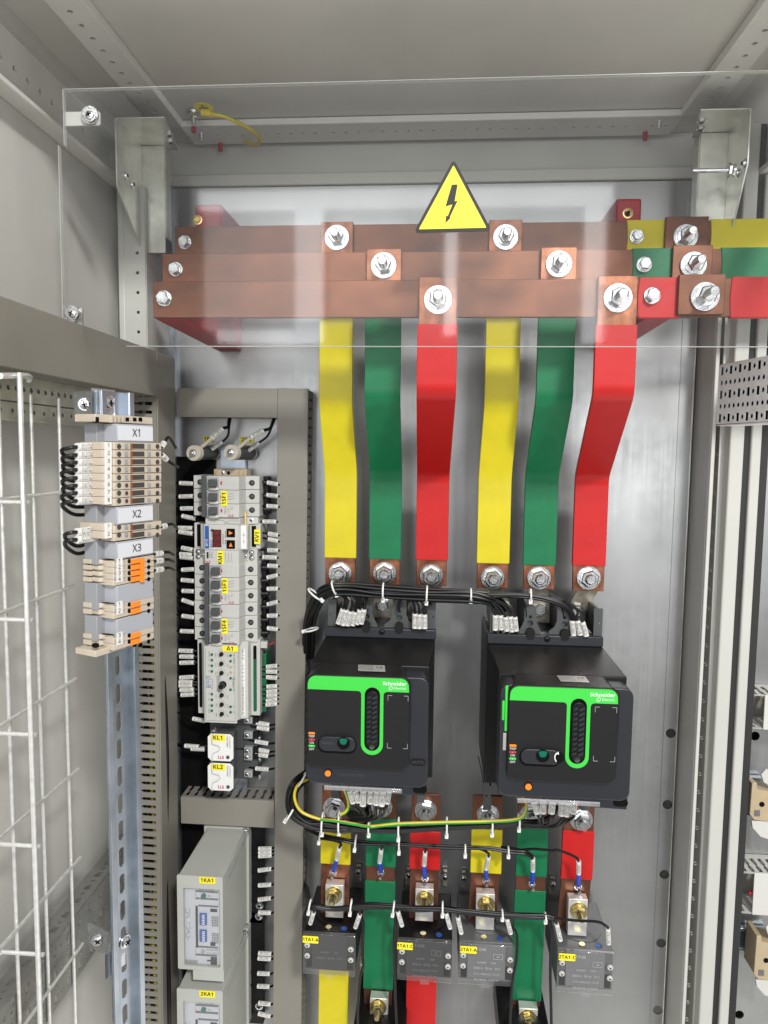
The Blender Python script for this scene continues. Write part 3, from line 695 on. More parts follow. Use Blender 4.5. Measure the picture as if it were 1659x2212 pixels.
    cm.build('corner_marks', m_lgink, pan)
    # status pills and words
    for vv,m,s in ((.0660,m_org,''),(.0732,m_wred,'I'),(.0803,m_sgreen,'O')):
        o=MB().prism(rrect(U(.0020),U(.0094),V(vv)-.0013,V(vv)+.0013,.0012,4),'y',YP-.0004,YP).build('status_pill', m, pan)
        if s: text(s,(U(.0057),YP-.0007,V(vv)),.0014,m_wink,o)
    for vv,s in ((.0695,'TRIP'),(.0768,'ON'),(.0840,'OFF')): text(s,(U(.0057),YP-.0005,V(vv)),.0025,m_wink,pan)
    # rotary status window
    ou = MB().prism(rrect(U(.0125),U(.0555),V(.0875),V(.0685),.009,8),'y',YP-.0007,YP).build('selector_surround', m_void, t, bevel=.0006)
    MB().prism(rrect(U(.0140),U(.0545),V(.0842),V(.0680),.0078,8),'y',YP-.0032,YP-.0006).build('selector_plate', m_char, ou, bevel=.0009)
    MB().cyl((U(.0415 if n==1 else .0365),YP-.0033,V(.0745)),(U(.0415 if n==1 else .0365),YP-.0041,V(.0745)),.0072,28).build('selector_bore', m_void, ou)
    cx=.0415 if n==1 else .0365
    MB().prism([(U(cx)-.0046,V(.0700)),(U(cx)-.0022,V(.0689)),(U(cx)+.0022,V(.0689)),(U(cx)+.0046,V(.0700)),(U(cx)+.0036,V(.0738)),(U(cx)+.0016,V(.0755)),(U(cx)-.0016,V(.0755)),(U(cx)-.0036,V(.0738))],'y',YP-.0050,YP-.0040).build('green_indicator', m_dgreen, ou)
    if n==1: text('Status',(U(.0240),YP-.0034,V(.0750)),.0034,m_dink,ou)
    else:
        MB().cyl((U(.0535),YP-.0033,V(.0755)),(U(.0535),YP-.0045,V(.0755)),.0055,24).build('arrow_disc', m_void, ou)
        aa=[(U(.0535)+.0048*math.cos(R(x_)),YP-.0048,V(.0750)+.0060*math.sin(R(x_))) for x_ in range(230,119,-15)]
        MB().tube(aa,.0007,5,2).build('white_arrow', m_wink, ou)
        MB().prism([(U(.0498),V(.0712)),(U(.0524),V(.0684)),(U(.0530),V(.0716))],'y',YP-.0054,YP-.0042).build('arrow_head', m_wink, ou)
    # trip button
    MB().lathe((U(.0235),YF,V(.1120)),(0,-1,0),[(0,.0045),(.0010,.0045),(.0010,.0036)],24).build('button_ring', m_blkp, t)
    MB().cyl((U(.0235),YF-.0009,V(.1120)),(U(.0235),YF-.0025,V(.1120)),.0035,24).build('trip_button', m_org, t)
    if n==1:
        text('PUSH TO TRIP',(U(.0500),YF-.0005,V(.1135)),.0031,m_dink,t)
        pd=MB().prism(rrect(U(.1150),U(.1315),V(.0995),V(.0915),.0035,6),'y',YF-.0006,YF).build('auto_recess', m_blkp, t)
        text('AUTO',(U(.1232),YF-.0009,V(.0955)),.0036,m_dink,pd)
    else:
        MB().box(xp-.0036,xp-.0004,YF-.0022,YF-.0002,V(.052),V(.002)).build('green_side_tab', m_sgreen, t, bevel=.0015)
        MB().box(xp-.0070,xp-.0038,YF-.0034,YF-.0002,V(.040),V(.018)).build('green_slider', m_sgreen, t, bevel=.0015)
        MB().box(xp-.0048,xp-.0012,YF-.0016,YF-.0002,V(.073),V(.054)).build('silver_side_label', m_silver, t, bevel=.0004)
    # rating sticker on the sloping hood top
    zz = zbx+.0042 if 0 else ztop+.0046
    st = MB().add([(U(.0555),YF+.008,ztop+.0016),(U(.0855),YF+.008,ztop+.0016),(U(.0835),YF+.024,zbx+.0009),(U(.0535),YF+.024,zbx+.0009)],[(0,1,2,3)]).build('rating_sticker', m_silver, t)
    P0 = Vector((U(.0555),YF+.008,ztop+.0020)); Yd_ = (Vector((U(.0555)-.002*1.037,YF+.024,zbx+.0013))-P0).normalized(); up=(Vector((1,0,0)),Yd_)
    text('CE',P0+Vector((.0250,0,0))+Yd_*.0095,.0050,m_ink,st,fr=up)
    for k_ in range(4): text('MT400 630 220-240V'[2*(k_%2):],P0+Vector((.0095,0,0))+Yd_*(.0140-.0033*k_),.0017,m_ink,st,fr=up,sx_=.8)
    # clear terminal label rail below
    MB().box(xl+.022,xl+.112,YF-.001,YF+.014,zf1-.0068,zf1-.0040).box(xl+.022,xl+.112,YF-.001,YF+.0004,zf1-.0040,zf1-.0015).build('clear_label_rail', m_clear2, t, bevel=.0006)
    for k_,xx in enumerate((.0165,.0850,.1270) if n==1 else (.1150,)):
        MB().box(xl+xx,xl+xx+(.011 if k_<2 else .010),-.122,-.112,-.4500,-.4150).build('lower_shroud', m_dgrey, t, bevel=.001)
    return t
bk1 = breaker(1,-.1458,-.2540,'black circuit breaker on the left whose green banded front carries the word Status')
bk2 = breaker(2,.0733,-.2525,'black circuit breaker on the right with green side tab and white curved arrow')
# grey lever hanging beside the right breaker
gl = thing('grey_lever','thin dark grey lever arm hanging over the bolt left of the right breaker','lever',tuple(at(1052,1800,-.1)))
plate('lever_arm',[(at(*k_b2(x,y),-.115).x,at(*k_b2(x,y),-.115).z) for x,y in ((165,1930),(205,1925),(232,2100),(225,2160),(160,2160))],[circ(at(*k_b2(188,2040),-.115).x,at(*k_b2(188,2040),-.115).z,.0015,12)],.003,FRONT(-.115),m_dgrey,gl)
MB().tube([at(*k_b2(120,1710),-.04),at(*k_b2(165,1935),-.108)],.0007,5).tube([at(*k_b2(160,1560),-.06),at(*k_b2(222,1960),-.108)],.0012,5).build('return_spring', m_blk, gl)

# ================================================================== CURRENT TRANSFORMERS
def ct(x0,y0,x1,y1,name,label,dark,K,screws,zb_off=.0):
    YF=-.118; X0,X1,Z0,Z1=rect(x0,y0,x1,y1,YF)
    t=thing('current_transformer',label,'transformer',((X0+X1)/2,-.05,Z0),'current transformers on the lower bars')
    mm = m_blkp if dark else mat('transformer_plastic',(.115,.120,.122),.42,var=.06,vscale=20)
    MB().box(X0+.001,X1-.001,YF+.006,-.012,Z0+.002,Z1-.0005).build('case', mm, t, bevel=.0015)
    MB().box(X0,X1,YF,YF+.0055,Z0,Z1).build('smoked_cover', m_smoke, t, bevel=.001)
    face = MB().box(X0+.012,X1-.012,YF+.0045,YF+.0058,Z0+.006,Z1-.003).build('rating_face', mat('ct_face',(.035,.036,.038) if dark else (.17,.175,.178),.3), t)
    w=X1-X0; h=Z1-Z0; xm=(X0+X1)/2
    lines=[('T-0,66',.88,.004,-.1),('24' if not dark else '22',.72,.0030,.2),('No29584        2024',.56,.0024,0),('300/5 A   50 Hz   75 V',.42,.0030,0),('5 V A  class 0,5 S  FS 10',.28,.0026,0),('Ith=18,4 kA   0,72/3 kV',.14,.0026,0)]
    if name=='1TA1-A': lines=lines[2:4]
    for s,v,hh,dx in lines: text(s,(xm+dx*w,YF-.0003,Z0+h*v),hh,m_dgp if dark else m_lgink,face,sx_=.85)
    if name!='1TA1-A':
        fx=xm+.2*w; fz=Z0+h*.72
        MB().box(fx-.006,fx+.006,YF-.0003,YF-.0001,fz-.0036,fz-.0033).box(fx-.006,fx+.006,YF-.0003,YF-.0001,fz+.0033,fz+.0036).box(fx-.006,fx-.0057,YF-.0003,YF-.0001,fz-.0033,fz+.0033).box(fx+.0057,fx+.006,YF-.0003,YF-.0001,fz-.0033,fz+.0033).build('printed_frame', m_dgp if dark else m_lgink, face)
    for sx_,zz in ((X0+.0062,Z0+h*.72),(X0+.0062,Z0+h*.46),(X1-.0062,Z0+h*.68),(X1-.0062,Z0+h*.42)): screw((sx_,YF-.0004,zz),t,.0030,m=m_alu)
    for sx_ in (X0+.0075,X1-.0075): MB().box(sx_-.0035,sx_+.0035,YF+.0040,YF+.0057,Z0+h*.12,Z0+h*.42).build('terminal_recess', m_void, t)
    L = tagplate(name,x0-2+(2 if dark else 6),y0+3,x0+34+(0 if dark else 6),y0+18,YF-.0006,t,h=.0046)
    MB().box(xm-.006,xm+.006,YF-.001,YF+.004,Z0-.003,Z0+.001).build('cover_clip', m_clear, t)
    for xx,m,hh in ((xm-.003,m_ypass,.0012),(xm+.018,m_blue,.0006)): MB().cyl((xx,YF+.014,Z1-.0006),(xx,YF+.014,Z1+hh),.0040,14).build('top_detail', m, t)
    # round opening around the bar seen from above
    MB().lathe((xm+.001,-.072,Z1-.0006),(0,0,1),[(0,.0265),(.0011,.0265),(.0011,.0255),(.0011,.0240)],32).build('bar_opening', mm, t)
    # side ears and mounting foot
    for sg_ in (-1,1):
        if (name,sg_) in (('1TA1-A',-1),('2TA1-A',1),('2TA1-C',1)): continue
        ex = xm+sg_*.0265
        MB().box(ex-.0035,ex+.0035,-.007,-.002,Z1+.006,Z1+.030).build('mounting_foot', m_tin, t, bevel=.0006)
        screw((ex,-.010,Z1+.022),t,.0042)
    return t,(X0,X1,Z0,Z1)
ctd={}
ctd['1TA1-A']=ct(654,2019,768,2107,'1TA1-A','black current transformer labelled 1TA1-A round the left yellow bar',True,k_l1,None)
ctd['1TA1-C']=ct(858,2033,978,2121,'1TA1-C','black current transformer labelled 1TA1-C round the left red bar',True,k_l1,None)
ctd['2TA1-A']=ct(990,2041,1112,2129,'2TA1-A','grey current transformer labelled 2TA1-A round the right yellow bar',False,k_l2,None)
ctd['2TA1-C']=ct(1203,2057,1328,2147,'2TA1-C','grey current transformer labelled 2TA1-C round the right red bar',False,k_l2,None)
# the two lower transformers, mostly below the frame, gripping the green bars
for (x0,y0,x1,nm) in ((762,2226,876,'left'),(1079,2228,1188,'right')):
    X0,X1,Z0,Z1=rect(x0,y0,x1,y0+60,-.118)
    t=thing('current_transformer',f'dark transformer only partly in view at the bottom edge on the {nm} green bar','transformer',((X0+X1)/2,-.05,Z0),'current transformers on the lower bars')
    MB().box(X0,X1,-.118,-.012,Z0,Z1).build('case', m_blkp, t, bevel=.0015)
    screw(((X0 if nm=='left' else X0)+.003,-.010,Z1+.011),t,.0045)
    MB().box(X0-.002,X0+.009,-.009,-.002,Z1-.002,Z1+.022).build('mounting_foot', m_ypass, t, bevel=.0006)
blocks += [((803,1962,964,2130),k_l1,(875,2075),'left green'),((613,1850,775,2030),k_l2,(690,1965),'right green')]
for (bx,K,bp,nm) in blocks:
    Yb=-.0905; X0,X1,Z0,Z1=rect(*K(bx[0],bx[1]+22),*K(bx[2],bx[3]),Yb)
    t=thing('clamp_block',f'aluminium block with brass coloured bolt clamping the transformer to the {nm} bar','clamp',((X0+X1)/2,Yb,Z0),'aluminium clamp blocks on the lower bars')
    MB().box(X0,X1,Yb,-.0765,Z0-.02,Z1).build('block', m_alu, t, bevel=.0006)
    bolt(at(*K(bp[0],bp[1]-18),Yb), t, .0115,.0085,.0065,.013,.0040, m=m_ypass)

# ================================================================== WIRES, MARKERS, HARNESSES
def marker(a, b, r, s, parent, Yoff=0, flip=False):
    """white printed sleeve between world points a and b"""
    a, b = Vector(a), Vector(b); d = (b-a).normalized()
    o = MB().cyl(a, b, r, 12).build('marker_sleeve', m_lab, parent)
    c = (a+b)/2; view = (Vector((0,-1,0))-c).normalized(); yd = view.cross(d).normalized(); n = d.cross(yd)
    if n.dot(view) < 0: yd = -yd; n = d.cross(yd)
    L = (b-a).length; h = r*1.2; wid = .62*h/.72*len(s); sx_ = min(1.0, L*.92/wid)
    text(s, c+n*(r+.0002), h, m_ink, o, fr=(d,yd), sx_=sx_)
    return o
GW='marked control wires'
def wire(name_label, pts, rw, mk=None, s='', r=.0024, group=GW, name='control_wire', m=None):
    t = thing(name, name_label, 'wire', tuple(pts[0]), group)
    if mk:
        q = []; A, B = Vector(mk[0]), Vector(mk[1]); d_ = (B-A).normalized()
        for p in pts:
            p = Vector(p)
            if (p-A).length < 1e-6: q += [A-d_*.0012, A, A.lerp(B,.12)]
            elif (p-B).length < 1e-6: q += [A.lerp(B,.88), B, B+d_*.0012]
            else: q.append(p)
        fwd = [i for i,p in enumerate(pts) if (Vector(p)-A).length<1e-6][0] < [i for i,p in enumerate(pts) if (Vector(p)-B).length<1e-6][0]
        if not fwd:
            q = []
            for p in pts:
                p = Vector(p)
                if (p-B).length < 1e-6: q += [B+d_*.0012, B, A.lerp(B,.88)]
                elif (p-A).length < 1e-6: q += [A.lerp(B,.12), A, A-d_*.0012]
                else: q.append(p)
        pts = q
    MB().tube(pts, rw, 7).build('insulated_wire', m or m_blk, t)
    if mk: marker(mk[0], mk[1], r, s, t)
    return t
# rows of wires either side of the small breakers
def row(K, x0,x1,y0,y1,s,side,Y=-.045,r=.0031,dev='device'):
    a=at(*K(x0,y0),Y); b=at(*K(x1,y1),Y); d=(b-a).normalized()
    if side=='L': pts=[b+d*.012+Vector((0,.004,0)),b,a,a-d*.03+Vector((0,.012,0))]
    else: pts=[a-d*.010+Vector((0,.002,0)),a,b,b+d*.03+Vector((0,.022,0))]
    return wire(f'wire with white sleeve {s} {"left" if side=="L" else "right"} of {dev}', pts, .0015, (a,b), s, r)
LW=[(k_mcb,120,262,1016,1022,'1SF1:6/1U1:6'),(k_mcb,116,258,1155,1150,'1SF1:4/1U1:5'),(k_mcb,131,262,1276,1274,'1SF1:2/1U1:3'),(k_mcb,143,285,1352,1382,'1SF1:11/X3:3'),
 (k_mcb,106,250,1474,1478,'KV1:14/KM1:2'),(k_mcb,112,255,1515,1535,'KV1:13/KM1:A1'),(k_mcb,140,255,1678,1700,'KM1:R3/KM1:1'),(k_mcb,122,248,1742,1752,'KM1:1/KV1:11'),(k_mcb,126,258,1772,1785,'KM1:A1/KV1:13'),
 (k_mcb,142,275,1905,1898,'1SF3:6/A1:C1'),(k_mcb,137,270,2008,2020,'1SF3:4/A1:B1'),(k_mcb,146,268,2120,2125,'1SF3:2/A1:A1'),
 (k_rel,130,242,368,405,'1SF4:6/A1:C2'),(k_rel,130,244,515,530,'1SF4:4/A1:B2'),(k_rel,116,242,655,660,'1SF4:2/A1:A2'),
 (k_rel,102,232,835,840,'A1:C2/KM1:R4'),(k_rel,110,238,890,892,'A1:B2/1SF4:4'),(k_rel,110,240,948,945,'A1:A2/1SF4:2'),(k_rel,110,240,1085,1078,'A1:N/N:8'),
 (k_rel,104,228,1125,1128,'A1:N2/N:9'),(k_rel,104,228,1158,1155,'A1:C1/KV1:A1'),(k_rel,112,240,1200,1196,'A1:B1/1SF3:4'),(k_rel,122,242,1245,1238,'A1:A1/1SF3:2'),
 (k_rel,228,348,1462,1485,'KL1:DQ/21:4'),(k_rel,214,340,1740,1745,'KL2:DQ/22:4'),(k_rel,155,285,1712,1722,'KL2:11/21:2')]
for K,x0,x1,y0,y1,s in LW: row(K,x0,x1,y0,y1,s,'L',-.040,dev='the modular devices')
RW=[(k_mcb,1018,1130,1010,1030,'1SF1:5/QF2:1'),(k_mcb,1012,1130,1138,1150,'1SF1:3/QF2:2'),(k_mcb,1012,1130,1250,1258,'1SF1:1/QF2:3'),(k_mcb,972,1112,1410,1412,'1SF1:12/X3:1'),
 (k_mcb,1028,1130,1535,1550,'KV1:A2/KM1:2'),(k_mcb,1028,1130,1590,1612,'KV1:A1/A1:C'),(k_mcb,1022,1130,1703,1706,'KM1:R4/A1:C'),(k_mcb,972,1118,1775,1780,'KM1:A2/KV1:A2'),
 (k_mcb,1022,1130,1862,1868,'1SF3:5/1SF4'),(k_mcb,1016,1130,1985,1958,'1SF3:3/1SF1'),(k_mcb,1016,1130,2100,2098,'1SF3:1/1SF1'),
 (k_rel,916,1015,410,385,'1SF4:5/2SF'),(k_rel,916,1015,515,512,'1SF4:3/2SF'),(k_rel,916,1015,628,640,'1SF4:1/2SF'),
 (k_rel,908,1010,985,975,'A1:3/2KH'),(k_rel,908,1010,1028,1030,'A1:2/1KH'),(k_rel,908,1010,1080,1088,'A1:1/2KH'),(k_rel,912,1010,1168,1162,'A1:34/21:1'),(k_rel,912,1010,1215,1206,'A1:33/N:4'),
 (k_rel,912,1010,1252,1246,'A1:24/KL2'),(k_rel,908,1010,1300,1282,'A1:23/N:3'),(k_rel,904,1010,1335,1325,'A1:14/KL1'),
 (k_rel,815,935,1500,1520,'KL1:A1/1R1:2'),(k_rel,822,935,1545,1562,'KL1:A1/KL2:A1'),(k_rel,803,925,1672,1692,'KL1:A2/A1:14'),(k_rel,812,935,1745,1768,'KL2:A1/A1:13'),(k_rel,805,925,1790,1808,'KL2:A1/KL1:A1'),(k_rel,808,930,1922,1930,'KL2:A2/A1:24'),
 (k_ka,822,942,624,618,'1KA1:1/2TA1:1'),(k_ka,822,942,660,650,'1KA1:2/N:2'),(k_ka,822,942,690,682,'1KA1:3/2KH:1'),(k_ka,818,938,820,805,'1KA1:4'),(k_ka,820,938,955,948,'1KA1:2/1KA1:5'),(k_ka,818,935,1085,1070,'1KA1:6'),(k_ka,820,935,1200,1204,'1KA1:1/1X1:1'),
 (k_ka,820,938,1570,1575,'2KA1:2/1KA1:2'),(k_ka,815,935,1615,1622,'2KA1:3/1KH:1'),(k_ka,812,925,1752,1756,'2KA1:5/X2:2'),(k_ka,810,922,1868,1872,'2KA1:2/2KA1:5'),(k_ka,820,932,2020,2032,'2KA1:6/2KA1:1'),(k_ka,818,930,2115,2140,'2KA1:1/1X2:1')]
for K,x0,x1,y0,y1,s in RW:
    row(K,x0,x1,y0,y1,s,'R',-.030 if K is k_ka else -.040,dev='the relay boxes' if K is k_ka else 'the modular devices')
def tie(p, L, ang, parent, depth=.007):
    """nylon strap loop of height L around a bundle at p, tilted by ang"""
    p=Vector(p); u=Vector((math.sin(ang),0,math.cos(ang))); v=Vector((0,-1,0)); c=math.cos; s=math.sin
    L=L*.74; mb=MB().tube([p+u*(L/2)*c(t)+v*depth*s(t) for t in [2*math.pi*i/12 for i in range(12)]], .0012, 6, 3, True)
    side=Vector((math.cos(ang),0,-math.sin(ang)))
    o=mb.build('cable_tie', m_tie, parent)
    h=p-u*(L/2)+v*.002; q=MB()
    vs=[]
    for a in (-.0028,.0028):
        for s1,s2 in ((-1,-1),(1,-1),(1,1),(-1,1)): vs.append(h+u*a*1.1+side*s1*.0022+v*s2*.0022)
    q.add(vs,[(0,3,2,1),(4,5,6,7),(0,1,5,4),(1,2,6,5),(2,3,7,6),(3,0,4,7)]).build('tie_head', m_tie, o, bevel=.0006)
    return o
def harness(label, path, n, rw, spread, ties, tiel, Yd=.006, group=None, extra=None, seed=1):
    """bundle of n separate wires following path (world points) with ties at (px, py, angle)"""
    rnd=random.Random(seed); path=[Vector(p) for p in path]
    t=thing('wire_harness',label,'wire harness',tuple(path[0]),'black wire bundles between the breakers')
    for i in range(n):
        a=2*math.pi*i/n+rnd.random()*.5; rr=spread*(.35+.65*((i*7)%n)/max(1,n-1))
        pts=[]
        for j,p in enumerate(path):
            d=(path[min(j+1,len(path)-1)]-path[max(j-1,0)]).normalized(); u=d.cross(Vector((0,1,0))).normalized()
            aa=a+rnd.uniform(-.35,.35); pts.append(p+u*rr*math.cos(aa)+Vector((0,1,0))*rr*.8*math.sin(aa))
        MB().tube(pts,rw,8).build('wire', m_blk, t)
    return t
# harness 1: above the breakers
YH=-.128
h1=harness('thick black harness running across the tops of both breakers',
 [at(664,1420,-.030),at(668,1345,-.06),at(682,1300,-.100),at(705,1276,YH),at(750,1272,YH),at(830,1277,YH),at(930,1284,YH),at(1015,1287,YH),at(1065,1295,YH+.004),at(1090,1318,YH+.022)],15,.0021,.0088,None,None,seed=3)
for px_,py_,a,L in ((681,1284,-.9,.030),(722,1270,-.35,.024),(828,1278,0,.028),(922,1284,.03,.028),(1017,1285,0,.020)): tie(at(px_,py_,YH), L, a, h1, .0095)
tie(at(672,1360,-.07),.026,1.35,h1,.009)
h1b=harness('thin black wires continuing from the thick harness to the far side of the right breaker',
 [at(1040,1286,YH),at(1090,1284,YH),at(1146,1287,YH),at(1200,1298,YH),at(1228,1315,YH),at(1243,1340,YH)],4,.0018,.0035,None,None,seed=5)
tie(at(1146,1286,YH),.020,0,h1b,.006)
def fan(side, starts, K, marks, Y, label, mdir=1, hk=None, rw=.0016):
    """wires fanning from a harness down to marked sleeves: marks = (x0,y0,x1,y1,text) sleeve ends in crop units"""
    for i,(x0,y0,x1,y1,s) in enumerate(marks):
        a=at(*K(x0,y0),Y-.002*(i%3)); b=at(*K(x1,y1),Y-.002*(i%3)); d=(b-a).normalized()
        st=starts[i] if i<len(starts) else starts[-1]
        p0=at(*K(*st),YH); mid=(p0*.45+a*.55)+Vector((.004*mdir,0,.004))
        wire(label.replace('@',s),[p0,mid,a-d*.003,a,b,b+d*.003+Vector((0,.012,-.002))],rw,(a,b),s,.0035,'marked wires at the breakers')
fan('L',[(395,375),(420,375),(455,375),(490,375),(525,375),(548,375)],k_b1,[(420,510,375,640,'QF2.1:S1/QF2.2:S2'),(445,515,422,655,'QF2.1:S2/KL1'),(486,530,455,655,'QF2.1:C2/1KH1:2'),(528,535,505,655,'QF2.1:C1/QF2.2:S2'),(570,515,548,645,'QF2.1:S3/N'),(608,512,580,640,'QF2.1:S4/N')],-.125,'wire sleeved @ atop the left breaker')
fan('L',[(960,395),(1000,400),(1040,400)],k_b1,[(1062,550,1060,680,'QF2.1:11/A1'),(1100,555,1102,682,'QF2.1:14/1KH2:1'),(1146,558,1148,682,'QF2.1:11/QF2.1:S1')],-.125,'wire sleeved @ atop the left breaker')
fan('R',[(60,370),(90,370),(130,370),(170,372),(200,372)],k_b2,[(262,530,262,655,'QF2.2:11/QF2.2:1'),(305,530,312,650,'QF2.2:S1/N'),(345,545,358,662,'QF2.1:C2/2KH1:2'),(390,540,402,668,'QF2.2:S4'),(424,545,436,662,'QF2.2:C1/KM1:2')],-.128,'wire sleeved @ atop the right breaker')
fan('R',[(830,400),(880,430),(890,450)],k_b2,[(905,575,918,700,'QF2.2:14/2KH2:1'),(950,575,975,696,'QF2.2:11/N'),(992,588,1025,705,'QF2.2:S1/QF2.2:11')],-.128,'wire sleeved @ atop the right breaker')
# single black wires vanishing between the phase pillars
for K,pts,s in ((k_b1,((640,395),(612,450),(600,480)),'left pillar of the left breaker'),(k_b1,((935,410),(918,460),(915,525)),'centre pillar of the left breaker'),(k_b1,((1195,410),(1197,440),(1198,475)),'right pillar of the left breaker'),
                (k_b2,((480,390),(505,430),(520,500),(520,545)),'left pillar of the right breaker'),(k_b2,((785,420),(815,460),(830,510),(832,550)),'centre pillar of the right breaker')):
    wire(f'plain black wire dropping to the {s}',[at(*K(*q),-.122) for q in pts],.0019,name='control_wire',group='plain wires between the breaker pillars')
# harness 2: loop at the left side and under the breakers
Y2=-.150
h2=harness('thick black harness looping round the lower left corner of the left breaker',
 [at(668,1672,-.13),at(640,1692,Y2),at(629,1722,Y2),at(636,1755,Y2),at(668,1775,Y2),at(705,1782,Y2),at(745,1785,Y2),at(775,1778,Y2+.010),at(800,1752,Y2+.03)],14,.0021,.0095,None,None,seed=9)
for px_,py_,a,L in ((652,1684,.55,.026),(627,1756,.55,.030),(697,1778,.03,.036),(733,1776,0,.036)): tie(at(px_,py_,Y2), L, a, h2, .0105)
h3=harness('black harness under both breakers running beside the green and yellow earth wire',
 [at(660,1770,Y2),at(690,1783,Y2),at(745,1787,Y2),at(790,1792,Y2),at(860,1794,Y2),at(960,1788,Y2),at(1060,1783,Y2),at(1120,1777,Y2),at(1160,1776,Y2),at(1190,1764,Y2+.012),at(1205,1740,Y2+.03)],7,.0021,.0055,None,None,seed=11)
for px_,py_,L in ((797,1786,.026),(861,1789,.036),(965,1785,.030),(1063,1781,.032),(1121,1774,.026)): tie(at(px_,py_,Y2), L, .0, h3, .0085)
ge=thing('earth_wire','green and yellow earth wire clipped along the harness under the two breakers','wire',tuple(at(900,1780,Y2)))
P_=[at(668,1682,-.14),at(644,1695,Y2-.009),at(636,1722,Y2-.010),at(650,1752,Y2-.010),at(690,1769,Y2-.010),at(725,1773,Y2-.009),at(760,1779,Y2-.010),at(800,1785,Y2-.009),at(860,1779,Y2-.009),at(960,1776,Y2-.009),at(1050,1774,Y2-.009),at(1110,1770,Y2-.009),at(1132,1760,Y2-.009),at(1137,1738,Y2-.004),at(1130,1722,Y2+.004)]
MB().tube(P_,.0018,8).build('insulated_wire', m_eyw, ge)
MB().tube([p_+Vector((.0005,-.0010,-.0010)) for p_ in P_[7:]],.0013,6).tube([p_+Vector((.0009,-.0010,-.0003)) for p_ in P_[4:8]],.0014,6).build('green_stripe', m_gyw, ge)
P_=[at(*k_l1(575,120),-.165),at(*k_l1(605,200),-.162),at(*k_l1(612,270),-.160),at(*k_l1(585,320),-.160),at(*k_l1(540,345),-.160)]
g2=thing('earth_wire','short green and yellow wire curling down beside the first bolt under the left breaker','wire',tuple(P_[0]))
MB().tube(P_,.0020,8).build('insulated_wire', m_eyw, g2); MB().tube([p_+Vector((.0012,-.0010,.0)) for p_ in P_],.0012,6).build('green_stripe', m_gyw, g2)
def fan2(K,marks,Y,label,ends):
    for i,(x0,y0,x1,y1,s) in enumerate(marks):
        a=at(*K(x0,y0),Y-.002*(i%3)); b=at(*K(x1,y1),Y-.002*(i%3)); d=(b-a).normalized(); e1=at(*K(*ends[i]),Y2)
        e0=(b+e1)*.5+Vector((.012,0,-.007))
        wire(label.replace('@',s),[a-d*.004+Vector((0,.004,0)),a,b,b+d*.006,e0,e1],.0018,(a,b),s,.0040,'marked wires at the breakers')
fan2(k_l1,[(622,125,655,238,'QF2.1:S1/XN'),(670,125,705,230,'QF2.1:S5/N'),(745,125,738,262,'QF2.1:S2/KNH'),(808,128,803,240,'QF2.1:R4/N'),(868,130,858,252,'QF2.1:R2/2S/4'),(922,130,905,262,'QF2.1:R4/A1:1'),(972,125,952,240,'QF2.1:R1')],-.175,'wire sleeved @ below the left breaker',[(600,310),(600,330),(600,340),(610,360),(640,380),(640,400),(640,410)])
fan2(k_l2,[(745,75,772,182,'QF2.2:S1'),(825,60,820,180,'QF2.2:S4/N'),(905,75,893,182,'QF2.2:R1/S2'),(985,75,980,200,'QF2.2:R2/2S'),(1035,85,1020,205,'QF2.2:R3'),(1090,80,1080,182,'QF2.2:R4')],-.175,'wire sleeved @ below the right breaker',[(620,265),(620,275),(640,285),(640,290),(620,300),(620,305)])
# harness 4: thin one feeding the blue lugs
Y4=-.108
h4=harness('thin black harness across the lower bars feeding the blue lugs',
 [at(662,1790,-.06),at(690,1803,-.09),at(730,1812,Y4),at(775,1819,Y4),at(860,1824,Y4),at(960,1829,Y4),at(1050,1832,Y4),at(1100,1839,Y4),at(1135,1842,Y4),at(1150,1852,Y4+.004)],3,.0017,.0034,None,None,seed=13)
for px_,py_,a,L in ((692,1802,.15,.028),(768,1819,.1,.026),(862,1825,0,.026),(1005,1836,0,.018),(1098,1839,0,.015)): tie(at(px_,py_,Y4), L, a, h4, .0055)
msg=('1','2','3','1','2','3')
for k in range(6):
    K=low[k][1]; (sxp,syp),(mx,my0,my1)=studs[k]; side=low[k][6]
    dx=(10,6,4,10,0,0)[k]
    a=at(*K(mx+dx,my0),Y4+.004); b=at(*K(mx-dx*1.3,my1),Y4+.010); c=at(*K(sxp,syp-15),YB-.004)
    hp={0:(532,590),1:(885,615),2:(1270,630),3:(300,500),4:(660,510),5:(985,512)}[k]
    h0=at(*K(*hp),Y4); mid=h0.lerp(a,.55)+Vector((.0022,0,.0015))
    pts=[h0+Vector((-.03 if k<5 else -.08,.0045,.0015 if k!=5 else .0015)),h0+Vector((-.005,.002,.0003)),mid,a,b,c]
    if k==5: pts=[at(1105,1839,Y4+.003),at(1150,1834,Y4),h0.lerp(at(1150,1834,Y4),.3)]+pts[1:]
    t=thing('sensing_wire',f'black wire with white sleeve and blue lug on the {gname[low[k][0]]} bar below the {side} breaker','wire',tuple(h0),'sensing wires with blue lugs')
    MB().tube(pts[:-1],.0017,7).build('insulated_wire', m_blk, t)
    marker(a,b,.0031,('1.R2','1.R4','1.R5','2.R2','2.R4','2.R5')[k]+'/QF2:'+msg[k],t)
    MB().tube([b,b.lerp(c,.5)+Vector((0,-.001,0)),b.lerp(c,.9)],.0031,10).build('blue_lug', m_bcrimp, t)
